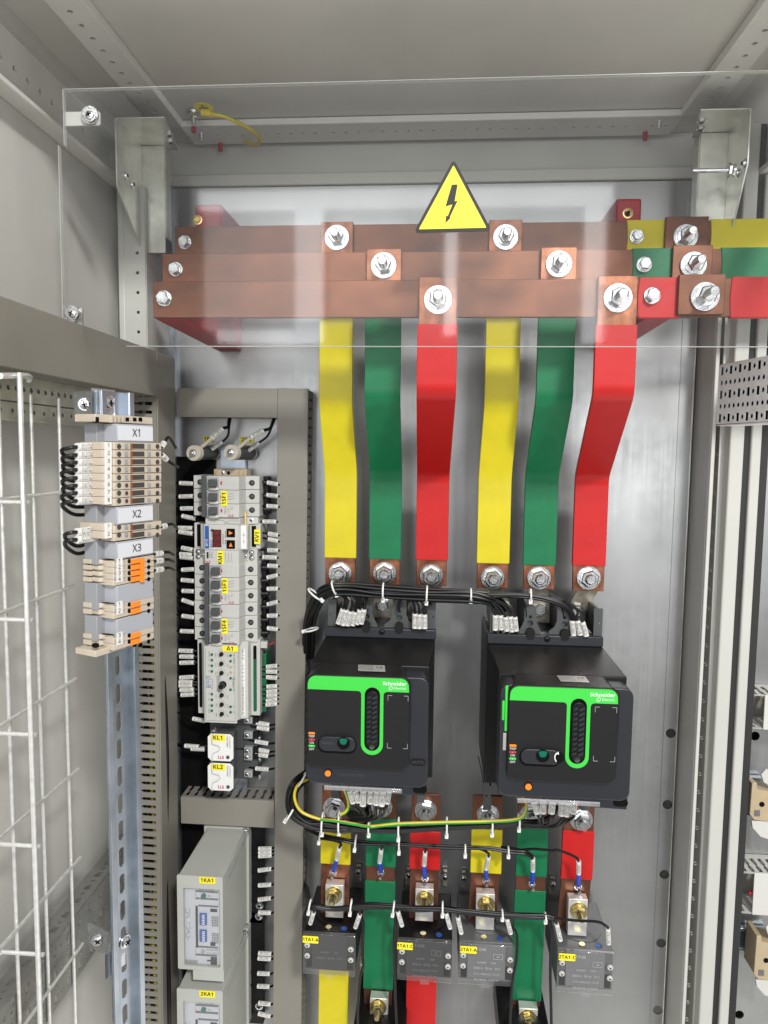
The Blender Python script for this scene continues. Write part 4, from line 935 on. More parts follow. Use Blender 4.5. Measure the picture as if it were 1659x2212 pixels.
# harness 5: transformer secondaries
Y5=-.128
h5=harness('black harness running across the fronts of the bars above the transformers',
 [at(660,1915,-.03),at(661,1945,-.09),at(672,1955,Y5),at(720,1963,Y5),at(790,1956,Y5),at(850,1957,Y5),at(900,1961,Y5),at(955,1963,Y5),at(1010,1968,Y5),at(1085,1975,Y5),at(1170,1978,Y5),at(1195,1982,Y5)],5,.0018,.0042,None,None,seed=17)
for px_,py_,a,L in ((669,1957,.15,.022),(758,1958,.1,.024),(850,1961,.12,.022),(956,1962,0,.022),(1085,1975,0,.013),(1178,1981,0,.012)): tie(at(px_,py_,Y5), L, a, h5, .0065)
cts=[(k_l1,(300,1215),(270,1315),(265,1180),'1TA1-A:И1','left end of the transformer'),(k_l1,(712,1235),(672,1350),(650,1190),'1TA1-A:И2','right end of the transformer'),
 (k_l1,(1050,1205),(1088,1335),(1030,1190),'1TA1-C:И1','left end of the transformer'),(k_l1,(1480,1220),(1518,1355),(1450,1185),'1TA1-C:И2','right end of the transformer'),
 (k_l2,(85,1080),(115,1220),(-20,1020),'2TA1-A:И1','left end of the transformer'),(k_l2,(508,1092),(542,1220),(470,1060),'2TA1-A:И2','right end of the transformer'),
 (k_l2,(938,1138),(972,1280),(850,1080),'2TA1-C:И1','left end of the transformer'),(k_l2,(1382,1178),(1388,1310),(1100,1110),'2TA1-C:И2','right end of the transformer')]
for i,(K,m0,m1,h_,s,lab) in enumerate(cts):
    a=at(*K(*m0),Y5+.003); b=at(*K(*m1),Y5+.006); h0=at(*K(*h_),Y5); d=(b-a).normalized()
    mids=[h0,h0.lerp(a,.6)+Vector((.003,0,.004)),a]
    if i==7: mids=[at(*k_l2(850,1080),Y5),h0,at(*k_l2(1290,1120),Y5),at(*k_l2(1355,1150),Y5),a]
    wire(f'wire with white sleeve {s} at the {lab}',mids+[b,b+d*.006+Vector((0,.008,0))],.0017,(a,b),s,.0030,'secondary wires of the transformers')
for K,pts,lab in ((k_l1,[(690,1215),(725,1260),(742,1330),(735,1450),(735,1600),(740,1700),(715,1800),(700,2000),(695,2300)],'beside the right flank of transformer 1TA1-A'),
   (k_l1,[(1030,1210),(1030,1300),(1020,1450),(1020,1600),(1025,1750),(1030,2000),(1045,2300)],'beside the left flank of transformer 1TA1-C'),
   (k_l2,[(540,1150),(585,1210),(598,1300),(592,1450),(565,1600),(550,1750),(535,2050)],'beside the right flank of transformer 2TA1-A'),
   (k_l2,[(850,1090),(885,1150),(892,1250),(888,1400),(885,1600),(890,1800),(895,2050)],'beside the left flank of transformer 2TA1-C')):
    wire(f'long plain black wire hanging down {lab}',[at(*K(*q),-.120) for q in pts],.0019,name='control_wire',group='long plain wires beside the transformers')
h6=harness('black harness coming out of the slotted duct beside transformer 1TA1-A',
 [at(652,1905,-.012),at(660,1912,-.03),at(665,1930,-.06),at(668,1950,-.10),at(676,1957,Y5),at(700,1961,Y5)],7,.0018,.0060,None,None,seed=23)

# ================================================================== WIRING DUCTS
def slots(n, u0, pitch, v0, v1, w): return [[(u0+i*pitch-w/2,v0),(u0+i*pitch+w/2,v0),(u0+i*pitch+w/2,v1),(u0+i*pitch-w/2,v1)] for i in range(n)]
def fslots(n,u0,pitch,v0,v1,w):
    """finger slots with a waist, as the comb of a wiring duct"""
    out=[]
    for i in range(n):
        u=u0+i*pitch; h=v1-v0; a=w/2; b=w*.22
        out.append([(u-a,v0),(u+a,v0),(u+a,v0+h*.34),(u+b,v0+h*.40),(u+b,v0+h*.48),(u+a,v0+h*.54),(u+a,v1-.001),(u+b,v1),(u-b,v1),(u-a,v1-.001),(u-a,v0+h*.54),(u-b,v0+h*.48),(u-b,v0+h*.40),(u-a,v0+h*.34)])
    return out
def tilt(fr, piv, ang):
    c,s=math.cos(ang),math.sin(ang); piv=Vector(piv)
    def g(v):
        p=fr(v)-piv; return piv+Vector((p.x*c-p.z*s,p.y,p.x*s+p.z*c))
    return g
ID=lambda v: Vector(v)
# D1: tall vertical duct left of the breakers
ang=-.0088; piv=(-.2175,0,.082)
d1=thing('wiring_duct','tall grey slotted wiring duct between the modular devices and the left breaker','wiring duct',(-.2,-.02,-.4),'grey slotted wiring ducts')
T=tilt(ID,piv,ang)
mb=MB(T).box(-.2175,-.1756,-.0405,-.0385,-.95,.0825); mb.box(-.2175,-.2160,-.0385,-.034,-.95,.0825).box(-.1771,-.1756,-.0385,-.034,-.95,.0825).build('cover', m_duct, d1, bevel=.0006)
for xx,nm in ((-.1768,0),(-.2163,1)):
    plate('slotted_wall',[(-.95,-.036),(.081,-.036),(.081,-.001),(-.95,-.001)],fslots(82,-.944,.0125,-.0335,-.008,.0042),.0013,tilt(lambda v,xx=xx: Vector((xx+v.z,v.y,v.x)),piv,ang),m_duct,d1)
MB(T).box(-.2163,-.1768,-.0018,-.0005,-.95,.081).build('base', m_duct, d1)
# D2: short horizontal duct
d2=thing('wiring_duct','short grey wiring duct across the top, above the two round resistors','wiring duct',(-.28,-.02,.06),'grey slotted wiring ducts')
MB().box(-.3565,-.2178,-.0405,-.0385,.0425,.0822).box(-.3565,-.2178,-.0385,-.034,.0425,.0440).box(-.3565,-.2178,-.0385,-.034,.0807,.0822).build('cover', m_duct, d2, bevel=.0006)
plate('slotted_wall',[(-.356,-.036),(-.2185,-.036),(-.2185,-.001),(-.356,-.001)],fslots(13,-.350,.0105,-.0335,-.008,.0042),.0013,lambda v: Vector((v.x,v.y,.0438+v.z)),m_duct,d2)
MB().box(-.356,-.2185,-.036,-.001,.0800,.0812).build('slotted_wall', m_duct, d2)
# D3: short horizontal duct under the relays
d3=thing('wiring_duct','short grey wiring duct with finger slots, under the two plug in relays','wiring duct',(-.28,-.02,-.52),'grey slotted wiring ducts')
MB().box(-.3600,-.2235,-.0405,-.0385,-.5400,-.5000).box(-.36,-.2235,-.0385,-.034,-.5015,-.5).box(-.36,-.2235,-.0385,-.034,-.54,-.5385).build('cover', m_duct, d3, bevel=.0006)
plate('slotted_wall',[(-.36,-.036),(-.2240,-.036),(-.2240,-.001),(-.36,-.001)],fslots(11,-.353,.0122,-.0335,-.005,.0046),.0013,lambda v: Vector((v.x,v.y,-.5010+v.z)),m_duct,d3)
MB().box(-.36,-.2240,-.036,-.001,-.5392,-.538).build('slotted_wall', m_duct, d3)
# D4: vertical duct on the left, cover facing right
d4=thing('wiring_duct','tall grey wiring duct on the left whose slotted side faces the viewer','wiring duct',(-.38,-.07,-.4),'grey slotted wiring ducts')
piv4=(-.358,-.105,.10); a4=-.0070
T4=tilt(ID,piv4,a4)
MB(T4).box(-.3600,-.3580,-.1060,-.0450,-.95,.1215).build('cover', m_duct, d4, bevel=.0006)
MB(T4).box(-.3640,-.3600,-.1060,-.1045,-.95,.1205).build('cover_lip', m_duct, d4)
for k in range(6):
    za=-.950+k*.176; zb_=za+.176 if k<5 else .1205
    plate('slotted_wall',[(-.4050,za),(-.3610,za),(-.3610,zb_),(-.4050,zb_)],[[(b,a) for a,b in q] for q in fslots(16,za+.0055,.0110,-.4025,-.3660,.0042)],.0013,tilt(lambda v: Vector((v.x,-.1045+v.z,v.y)),piv4,a4),m_duct,d4)
MB(T4).box(-.4050,-.3620,-.047,-.045,-.95,.1205).box(-.4062,-.405,-.104,-.045,-.95,.1205).build('base', m_duct, d4)
# wires seen through its slots
wd=thing('earth_wire','green and yellow wires inside the left duct, seen through its slots','wire',(-.375,-.08,-.4))
for k in range(2):
    pts=[Vector((-.3745+.004*k+.003*math.sin(j*1.7+k)-.006*(j/14),-.094+.003*k,-.02-.065*j)) for j in range(15)]
    MB().tube(pts,.0026,8).build('insulated_wire', m_eyw if k==0 else m_gyw, wd)
fw=thing('duct_wires','black wires packed inside the tall left duct, seen through its slots','wire bundle',(-.385,-.08,-.4))
for k in range(7):
    pts=[Vector((-.399+.0058*k+.002*math.sin(j*1.3+k*2),-.086+.004*math.sin(k*2.1+j),.10-.075*j)) for j in range(15)]
    MB().tube(pts,.0033,7,3).build('wire', m_blk, fw)
fw=thing('duct_wires','black wires packed inside the duct beside the modular devices','wire bundle',(-.20,-.02,-.4))
for k in range(5):
    pts=[Vector((-.212+.0075*k-.0005*j+.001*math.sin(j*1.3+k*2),-.019+.007*math.sin(k*2.1+j*.6),.07-.072*j)) for j in range(14)]
    MB().tube(pts,.0042,7,3).build('wire', m_blk, fw)
fw=thing('duct_wires','black wires packed inside the short duct under the relays','wire bundle',(-.29,-.02,-.52))
for k in range(5):
    pts=[Vector((-.355+.021*j,-.032+.006*k,-.520+.008*math.sin(k*2.1+j*.6))) for j in range(7)]
    MB().tube(pts,.0036,7,3).build('wire', m_blk, fw)
# D5: horizontal duct along the left wall
d5=thing('wiring_duct','grey wiring duct running along the left side wall towards the back','wiring duct',(-.38,-.3,.09),'grey slotted wiring ducts')
MB().box(-.3600,-.3580,-.62,-.1065,.0655,.1215).build('cover', m_duct, d5, bevel=.0006)
MB().box(-.406,-.3585,-.62,-.1065,.1205,.1225).build('cover', m_duct, d5, bevel=.0006)
plate('slotted_wall',[(-.4050,-.62),(-.3605,-.62),(-.3605,-.1075),(-.4050,-.1075)],[[(b,a) for a,b in q] for q in fslots(60,-.612,.0083,-.4025,-.3640,.0030)],.0013,lambda v: Vector((v.x,v.y,.0668+v.z)),m_duct,d5)
# dark sheet added in place of the deep shade left of the modular devices
bb=thing('deep_shade','dark sheet added for the deep shade behind the modular devices','shade_sheet',(-.33,0,-.3))
MB().box(-.3715,-.316,-.006,-.0015,-.95,-.012).build('shade_sheet', m_void, bb)

# ================================================================== RESISTORS
for i,(K,c,e_,s,mm) in enumerate((((k_mcb),(258,708),(470,700),'1R1',((445,560,570,455),(450,668,560,590))),((k_mcb),(642,703),(850,705),'2R1',((855,545,985,475),(815,690,935,600))))):
    a=at(*K(*c),-.062); b=at(*K(*e_),-.006)
    t=thing('wire_resistor',('left','right')[i]+' one of the two round ceramic resistors standing out from the back plate','resistor',tuple(b),'ceramic resistors')
    d=(b-a).normalized()
    r=.0105
    MB().lathe(a,d,[(0,r*.97),(.0012,r),(.010,r),(.010,r*.93),((b-a).length-.002,r*.93),((b-a).length-.002,r*.99),((b-a).length,r*.99)],32).build('ceramic_tube', m_ceram, t)
    MB().lathe(a+d*.0105,d,[(0,r*.95),((b-a).length-.014,r*.95)],32).build('grey_winding', m_dgrey, t)
    bolt(a,t,.0052,.0036,.003,.004,.0020,wt=.001,d=-d)
    q=k_mcb
    xs=((335,655,450,560),(720,660,840,555))[i]
    MB().tube([at(*q(xs[0],xs[1]),-.05),at(*q(xs[2],xs[3]),-.055)],.0026,10).build('white_lead_sleeve', m_ceram, t)
    tagplate(s,*k_mcb(*((365,535),(735,545))[i]),*k_mcb(*((470,600),(880,605))[i]),-.0016,t,h=.006)
    for j,(x0,y0,x1,y1) in enumerate(mm):
        A=at(*q(x0,y0),-.050+.02*j); B=at(*q(x1,y1),-.050+.02*j); dd=(B-A).normalized()
        end=at(*q((620,1080)[i]+12*j,370),-.03)
        ss=(('1R1:2/2R1:2','1R1:1/1KH:1'),('2R1:2/1R1:2','2R1:1/2KH:1'))[i][j]
        wire(f'wire with white sleeve {ss} above the {("left","right")[i]} resistor',[A-dd*.006,A,B,B.lerp(end,.35)+Vector((.004,0,-.002)),end.lerp(B,.25)+Vector((.002,0,0)),end+Vector((.002,0,.006))],.0022 if j==0 else .0016,(A,B),ss,.0040 if j==0 else .003,'wires of the ceramic resistors')

# ================================================================== MODULAR DEVICES ON THE DIN RAIL
YN=-.073; YS=-.052
def X(K,x,Y,y=1200): return at(*K(x,y),Y).x
def Z(K,y,Y,x=600): return at(*K(x,y),Y).z
def mcb(K, y0, pitch, n, name, xs, label, ylab, extra=None):
    """n-pole breaker lying on its side: poles stacked downwards; xs = crop x of shoulder L, nose L, nose R, shoulder L2, shoulder R"""
    a,b,c,d,e_=xs; ym=y0+pitch*n/2
    xa,xb,xc,xd,xe=X(K,a,YS,ym),X(K,b,YN,ym),X(K,c,YN,ym),X(K,d,YS-.004,ym),X(K,e_,YS,ym)
    Z1=Z(K,y0,YN); P=.0177 if pitch else 0; Z0=Z(K,y0+pitch*n,YN); P=(Z1-Z0)/n
    t=thing('small_breaker',label,'circuit breaker',((xa+xe)/2,YS,Z0),'small white rail mounted breakers')
    for i in range(n):
        z1=Z1-P*i-.00025; z0=z1-P+.0005
        MB().prism([(xa,-.012),(xa,YS),(xb-.004,YS),(xb-.003,YN),(xc,YN),(xc+.003,YS-.010),(xd,YS-.004),(xe-.001,YS-.002),(xe,-.012)],'z',z0,z1).build('pole_case', m_mcb, t, bevel=.0005)
        zc=(z0+z1)/2
        # toggle well and toggle
        u0=xb+.0005; 
        MB().box(u0+.0015,u0+.0175,YN-.0010,YN+.0005,z0+.0015,z1-.0015).build('toggle_well', m_grey, t, bevel=.0004)
        tg=MB().prism([(YN-.0010,zc-.0050),(YN-.008,zc-.0046),(YN-.008,zc+.0046),(YN-.0010,zc+.0050)],'x',u0+.0055,u0+.0160).build('toggle', m_dgrey, t, bevel=.0006)
        MB().lathe((u0+.012,YN-.001,z0+.0010),(1,0,0),[(-.009,.0005),(-.006,.0026),(.001,.0030),(.005,.0018),(.0075,.0003)],12).build('toggle_cheek', m_mcb, t)
        # indicator, terminals, seam lines
        MB().box(xc-.0250,xc-.0228,YN-.0004,YN,zc-.0022,zc+.0022).build('red_flag', m_wred, t)
        for xx,yy in (((xa+xb)/2-.0025,YS),((xd+xe)/2-.0015,YS-.003)):
            MB().cyl((xx,yy-.0008,zc),(xx,yy+.0005,zc),.0038,20).build('terminal_hole', m_void, t)
            screw((xx+.0004,yy-.0006,zc),t,.0022,m=m_dgrey,cross=False)
        MB().box(xc+.0015,xc+.0016,YS-.012,YS-.010,z0,z1).build('seam', m_gink, t)
        MB().box(xd-.0005,xd-.0002,YS-.0046,YS-.004,z0,z1).box(xd+.002,xd+.008,YS-.0044,YS-.0036,zc-.0001,zc+.0001).build('seam', m_gink, t)
        if i==1:
            for j in range(3): MB().tube([(xc-.0195,YN-.0003,zc+.004-.0035*j),(xc-.012,YN-.0003,zc+.004-.0035*j),(xc-.007,YN-.0003,zc+.0055-.0035*j)],.0002,4,1).build('printed_symbol', m_gink, t)
        if i==2:
            text('ETIMAT 6',(xc-.0185,YN-.0003,zc+.0005),.0018,m_gink,t,R(90),sx_=.9); text('C 6',(xc-.0140,YN-.0003,zc+.0005),.0026,m_gink,t,R(90))
            text('CE',(xc-.0095,YN-.0003,zc+.0035),.0024,m_gink,t,R(90)); text('ETI',(xc-.0110,YN-.0003,zc-.0062),.0032,m_mag,t,R(180),bold=.03,sx_=1.1)
    # dark toggle link bar
    MB().box(xb-.0045,xb+.0015,YN-.004,YN+.010,Z0+.0005,Z1+.0005).build('toggle_link', m_dgrey, t, bevel=.0008)
    # black screw combs along the right flank
    MB().box(xe-.0005,xe+.0060,-.035,-.012,Z0+.001,Z1-.001).build('terminal_flank', m_blkp, t, bevel=.001)
    for i in range(n): MB().cyl((xe+.001,-.040,Z1-P*(i+.5)),(xe+.010,-.038,Z1-P*(i+.5)),.0034,12).build('wire_ferrule', m_blk, t)
    tagplate(name,*K(ylab[0],ylab[1]),*K(ylab[2],ylab[3]),YN-.0004,t,R(90),h=.0055,bold=.012)
    return t,(xa,xb,xc,xd,xe,Z0,Z1)
t,g=mcb(k_mcb,945,141.5,3,'1SF1',(264,385,727,800,948),'white three pole breaker with yellow tag 1SF1 at the top of the column',(545,1095,608,1250))
# auxiliary block under 1SF1
xa,xb,xc,xd,xe,Z0,Z1=g
zA=Z(k_mcb,1445,YN)
MB().prism([(xb-.002,-.012),(xb-.002,YN+.004),(xc,YN+.004),(xc+.003,YS-.006),(xe-.003,YS),(xe-.003,-.012)],'z',zA,Z0-.0004).build('auxiliary_block', m_mcb, t, bevel=.0005)
MB().tube([(xb+.010,YN+.0036,Z0-.004),(xb+.022,YN+.0036,Z0-.004),(xb+.030,YN+.0036,Z0-.0085),(xb+.045,YN+.0036,Z0-.0085)],.0002,4,1).tube([(xb+.008,YN+.0036,Z0-.011),(xb+.022,YN+.0036,Z0-.0108),(xb+.030,YN+.0036,Z0-.0045),(xb+.045,YN+.0036,Z0-.0045)],.0002,4,1).build('printed_symbol', m_gink, t)
screw((xe-.012,YS-.002,Z0-.0045),t,.003); MB().box(xc+.004,xc+.0065,YS-.0085,YS-.006,Z0-.012,Z0+.008).build('copper_strip', m_brass, t)
mcb(k_rel,40,123.8,3,'1SF3',(246,372,655,715,835),'white three pole breaker with yellow tag 1SF3 below the contactor',(497,168,551,310))
mcb(k_rel,412,124.5,3,'1SF4',(246,372,655,715,835),'white three pole breaker with yellow tag 1SF4 just above the long relay',(495,540,549,682))
MB().box(-.318,-.268,-.0120,-.004,-.640,.005).box(-.3185,-.3165,-.0120,-.004,-.640,.005)
dr=thing('mounting_rail','steel rail the modular devices are clipped to, in the middle column','mounting rail',(-.29,-.01,-.3))
MB().box(-.306,-.271,-.0115,-.0030,-.60,.006).build('rail', m_rail, dr)
# beige end stop above the column
es=thing('end_stop','tan end stop with a small screw on top of the device column','end stop',tuple(at(505,1020,-.03)))
x0,x1,z0,z1=rect(*k_mcb(478,872),*k_mcb(812,945),-.030)
MB().box(x0,x1,-.034,-.010,z0,z1).box(x0+.004,x0+.012,-.038,-.034,z0,z1-.001).box(x1-.010,x1-.004,-.037,-.034,z0,z1-.001).build('body', m_tan, es, bevel=.0008)
screw(at(*k_mcb(565,908),-.0345),es,.0028); MB().cyl(at(*k_mcb(622,912),-.0345),at(*k_mcb(622,912),-.0335),.0024,14).build('slot', m_void, es)
# KV1 voltage relay
kv=thing('voltage_relay','white relay with red digital display, two arrow keys and yellow tag KV1','relay',tuple(at(480,1160,-.05)))
K=k_mcb; Yk=-.071
x0,x1,z0,z1=rect(*K(372,1442),*K(710,1703),Yk)
xr2=X(K,812,Yk+.006,1570); xr3=X(K,945,YS,1570); xl2=X(K,270,YS,1570)
MB().prism([(xl2,-.012),(xl2,YS),(x0-.007,YS),(x0-.007,YN+.008),(x0-.0025,Yk+.004),(x0,Yk),(x1,Yk),(x1+.004,Yk+.006),(xr2,Yk+.008),(xr2+.001,YS),(xr3,YS+.002),(xr3,-.012)],'z',z0,z1).build('case', m_mcb, kv, bevel=.0006)
MB().box(x0+.001,x0+.0065,Yk-.0004,Yk,z0+.002,z1-.002).build('blue_strip', m_blue, kv)
text('ВЭЛ',(x0+.0037,Yk-.0007,z0+.010),.0032,m_wink,kv,R(90),bold=.02); text('РН1',(x0+.0105,Yk-.0007,z0+.009),.0042,m_blue,kv,R(90))
MB().cyl((x0+.0110,Yk-.0004,z1-.008),(x0+.0110,Yk,z1-.008),.0022,18).build('logo_dot', m_dgrey, kv); text('CZJ',(x0+.0110,Yk-.0006,z1-.014),.0024,m_gink,kv,R(90))
a=rect(*K(455,1492),*K(547,1672),Yk-.0003)
dp=MB().box(a[0],a[1],Yk-.0008,Yk,a[2],a[3]).build('display', m_disp, kv, bevel=.0004)
sg=MB(); 
for j in range(3):
    zc=a[3]-(j+.5)*(a[3]-a[2])/3; xm=(a[0]+a[1])/2; hw=.0033; q=.0005
    for (p0,p1) in (((xm-hw,zc-.0026),(xm-hw,zc+.0026)),((xm,zc-.0026),(xm,zc+.0026)),((xm+hw,zc-.0026),(xm+hw,zc+.0026)),((xm-hw,zc-.0026),(xm,zc-.0026)),((xm,zc-.0026),(xm+hw,zc-.0026)),((xm-hw,zc+.0026),(xm,zc+.0026)),((xm,zc+.0026),(xm+hw,zc+.0026))):
        sg.box(min(p0[0],p1[0])-q,max(p0[0],p1[0])+q,Yk-.0012,Yk-.0008,min(p0[1],p1[1])-q,max(p0[1],p1[1])+q)
sg.build('display_digits', m_seg, dp)
for j,(yy0,yy1) in enumerate(((1482,1570),(1600,1688))):
    a=rect(*K(600,yy0),*K(687,yy1),Yk-.0003); bt=MB().box(a[0],a[1],Yk-.0012,Yk,a[2],a[3]).build('arrow_key', m_void, kv, bevel=.0008)
    xm,zm=(a[0]+a[1])/2,(a[2]+a[3])/2
    MB().prism([(xm-.0022,zm-.0036 if j else zm+.0036),(xm-.0022,zm-.0002),(xm+.003,zm-.0019 if j else zm+.0019)] if 0 else [(xm-.0024,zm+.0028),(xm-.0024,zm-.0028),(xm+.0030,zm)] if j==0 else [(xm-.0024,zm-.0028),(xm+.0028,zm-.0028),(xm+.0002,zm+.0028)],'y',Yk-.0016,Yk-.0012).build('arrow_mark', m_org, bt)
text('Напряжение, В',(X(K,562,Yk),Yk-.0004,(z0+z1)/2-.002),.0016,m_ink,kv,R(90),sx_=.9,bold=.01); text('Выбор    Значение',(X(K,586,Yk),Yk-.0004,(z0+z1)/2),.0015,m_ink,kv,R(90),sx_=.95,bold=.01)
a=rect(*K(748,1455),*K(812,1690),Yk+.005); MB().box(a[0],a[1]-.001,Yk+.0050,Yk+.007,a[2],a[3]).build('terminal_label', m_wink, kv)
text('A1 +  A2 -',((a[0]+a[1])/2-.0005,Yk+.0047,(a[2]+a[3])/2),.0026,m_ink,kv,R(90),sx_=.9)
a=rect(*K(858,1455),*K(900,1668),YS-.0005); MB().box(a[0],a[1],YS-.0008,YS+.002,a[2],a[3]).build('terminal_opening', m_void, kv)
MB().box(X(K,300,YS,1570),X(K,335,YS,1570),YS-.0008,YS+.002,z0+.002,z1-.002).build('terminal_opening', m_void, kv)
tagplate('KV1',*K(885,1490),*K(945,1640),YS-.0012,kv,R(86),h=.0055)
# KM1 contactor
km=thing('contactor','white contactor with handwritten yellow tag KM1 between KV1 and 1SF3','contactor',tuple(at(480,1205,-.05)))
x0,x1,z0,z1=rect(*K(376,1705),*K(725,1850),Yk); xe=X(K,915,YS,1770); xa=X(K,262,YS,1770)
MB().prism([(xa,-.012),(xa,YS),(x0,YS),(x0,Yk),(x1,Yk),(x1+.002,Yk+.008),(x1+.004,YS),(xe,YS),(xe,-.012)],'z',z0,z1).build('case', m_mcb, km, bevel=.0006)
for xx in (X(K,310,YS,1770),X(K,858,YS,1770)):
    for zz in (z1-.0050,z1-.0122):
        MB().cyl((xx,YS-.0008,zz),(xx,YS+.0005,zz),.0035,18).build('terminal_hole', m_void, km); screw((xx+.0006,YS-.0006,zz),km,.0022,cross=False)
for xx in (X(K,362,YS,1770),X(K,800,YS,1770)): screw((xx,YS-.0012,(z0+z1)/2),km,.0024)
a=rect(*K(396,1722),*K(415,1785),Yk-.0003); MB().box(a[0],a[1],Yk-.0005,Yk,a[2],a[3]).build('printed_box', m_ink, km)
text('R 20 11',(X(K,432,Yk,1770),Yk-.0004,z1-.006),.0018,m_gink,km,R(90)); text('Iн 20 A',(X(K,452,Yk,1770),Yk-.0004,z1-.0065),.0018,m_gink,km,R(90)); text('ETI',(X(K,410,Yk,1770),Yk-.0004,z0+.0035),.0032,m_mag,km,R(180),bold=.03)
text('R4',(X(K,815,YS,1770),YS-.0004,z1-.0035),.0026,m_gink,km,R(90)); text('2',(X(K,812,YS,1770),YS-.0004,z0+.003),.0026,m_gink,km,R(90))
for j in range(3): MB().tube([(X(K,590,Yk,1770)+.004*j,Yk-.0003,z1-.003),(X(K,590,Yk,1770)+.004*j,Yk-.0003,z1-.010),(X(K,600,Yk,1770)+.004*j,Yk-.0003,z0+.003)],.0002,4,1).build('printed_symbol', m_gink, km)
tagplate('KM1',*K(508,1708),*K(570,1866),Yk-.0006,km,R(87),h=.0056)
# A1 long relay
K=k_rel; Ya=-.073
ar=thing('transfer_relay','long white control relay with seven black knobs and yellow tag A1','relay',tuple(at(480,1460,-.05)))
x0,x1,z0,z1=rect(*K(330,788),*K(640,1500),Ya); xs=X(K,738,Ya+.008,1100); xe=X(K,848,YS,1100); xa=X(K,275,YS,1100); zt=Z(K,765,Ya)
MB().prism([(xa,-.012),(xa,YS),(x0-.001,YS),(x0,Ya),(x1,Ya),(x1+.003,Ya+.006),(xs,Ya+.009),(xs+.001,YS),(xe,YS),(xe,-.012)],'z',z0+.004,zt).build('case', m_mcb, ar, bevel=.0006)
fc=MB().box(x0+.001,x1-.0005,Ya-.0012,Ya,z0,z1-.001).build('front_plate', m_mcb, ar, bevel=.0006)
MB().box(x0+.003,x0+.0032,Ya-.0016,Ya-.0011,z0+.003,z1-.004).box(x1-.0032,x1-.003,Ya-.0016,Ya-.0011,z0+.003,z1-.004).box(x0+.0033,x1-.0033,Ya-.0016,Ya-.0011,z0+.003,z0+.0032).build('printed_frame', m_gink, fc)
kx=X(K,497,Ya,1100)
for j,yy in enumerate((865,952,1038,1145,1242,1328,1415)):
    z=Z(K,yy,Ya,500); big=(j==3); r=.0050 if big else .0030
    MB().lathe((kx+(.0018 if big else 0),Ya-.001,z),(0,-1,0),[(0,r),(.0012,r),(.0012,r*.8),(.010 if big else .004,r*.75),(.010 if big else .004,r*.3)],18).build('knob', m_blkp, ar)
    dl=MB()
    for a in range(-140,141,28):
        u=R(a+90); dl.box(kx+.0055*math.cos(u)-.0003,kx+.0055*math.cos(u)+.0003,Ya-.0016,Ya-.0011,z+.0055*math.sin(u)-.0003,z+.0055*math.sin(u)+.0003)
    if not big: dl.build('dial_scale', m_gink, fc); text(('t АВР','t вкл','t откл','','Umin','t мин','Uном')[j],(kx-.0078,Ya-.0015,z-.002),.0016,m_gink,fc,R(90)); text('макс',(kx+.0082,Ya-.0015,z-.002),.0014,m_gink,fc,R(90))
    else: MB().prism([(kx-.007,z-.010),(kx-.002,z-.010),(kx-.002,z+.012),(kx-.007,z+.012)],'y',Ya-.0014,Ya-.0011).build('printed_frame', m_grey, fc)
for yy,s in ((875,'Авария'),(927,'C2'),(978,'B2'),(1030,'A2'),(1240,'C1'),(1292,'B1'),(1345,'A1'),(1393,'Ввод 1')):
    MB().cyl((X(K,408,Ya,yy),Ya-.0022,Z(K,yy,Ya)),(X(K,408,Ya,yy),Ya-.001,Z(K,yy,Ya)),.0018,14).build('indicator', m_dgreen, ar); text(s,(X(K,382,Ya,yy),Ya-.0015,Z(K,yy-3,Ya)),.0017,m_gink,fc,R(90))
for yy,s in ((878,'K2'),(930,'Авария'),(985,'K'),(1035,'P'),(1088,'Д/У2'),(1193,'Д/У1'),(1350,'K3'),(1400,'K1')):
    MB().cyl((X(K,580,Ya,yy),Ya-.0022,Z(K,yy,Ya)),(X(K,580,Ya,yy),Ya-.001,Z(K,yy,Ya)),.0018,14).build('indicator', m_dgreen if yy not in (985,1035) else m_tan, ar); text(s,(X(K,610,Ya,yy),Ya-.0015,Z(K,yy-3,Ya)),.0017,m_gink,fc,R(90))
text('ВЭЛ',(X(K,380,Ya,1130),Ya-.0015,Z(K,1130,Ya)),.0058,m_blue,fc,R(90),bold=.03); text('Режим работы',(X(K,410,Ya,1130),Ya-.0015,Z(K,1145,Ya)),.0016,m_gink,fc,R(90)); text('БУАВР.2А',(X(K,606,Ya,1130),Ya-.0015,Z(K,1128,Ya)),.0020,m_ink,fc,R(90))
xt=X(K,693,Ya+.007,1130)
MB().box(xt-.0030,xt+.0030,Ya+.0068,Ya+.0082,z0+.008,zt-.010).build('number_strip', m_wink, ar)
for s,yy in (('89',838),('J1',870),('J2',905),('6',972),('5',1005),('4',1040),('3',1075),('2',1110),('1',1145),('44',1178),('43',1210),('34',1245),('33',1278),('24',1312),('23',1345),('14',1378),('13',1415)): text(s,(xt,Ya+.0064,Z(K,yy,Ya+.007,693)),.0028,m_ink,ar,R(90))
xo=X(K,803,YS,1080)
MB().prism(rrect(xo-.0022,xo+.0022,Z(K,1385,YS),Z(K,782,YS),.002,4),'y',YS-.0008,YS+.001).build('connector_slot', m_void, ar)
MB().box(xo-.0018,xo+.0018,YS-.0016,YS-.0008,Z(K,1382,YS),Z(K,905,YS)).build('green_connector', m_pcb, ar)
for j in range(13): MB().cyl((xo,YS-.0021,Z(K,925+36*j,YS)),(xo,YS-.0014,Z(K,925+36*j,YS)),.0010,10).build('connector_screw', m_dgreen, ar)
xo=X(K,302,YS,1080); MB().prism(rrect(xo-.0020,xo+.0020,Z(K,1368,YS),Z(K,770,YS),.002,4),'y',YS-.0008,YS+.001).build('connector_slot', m_void, ar)
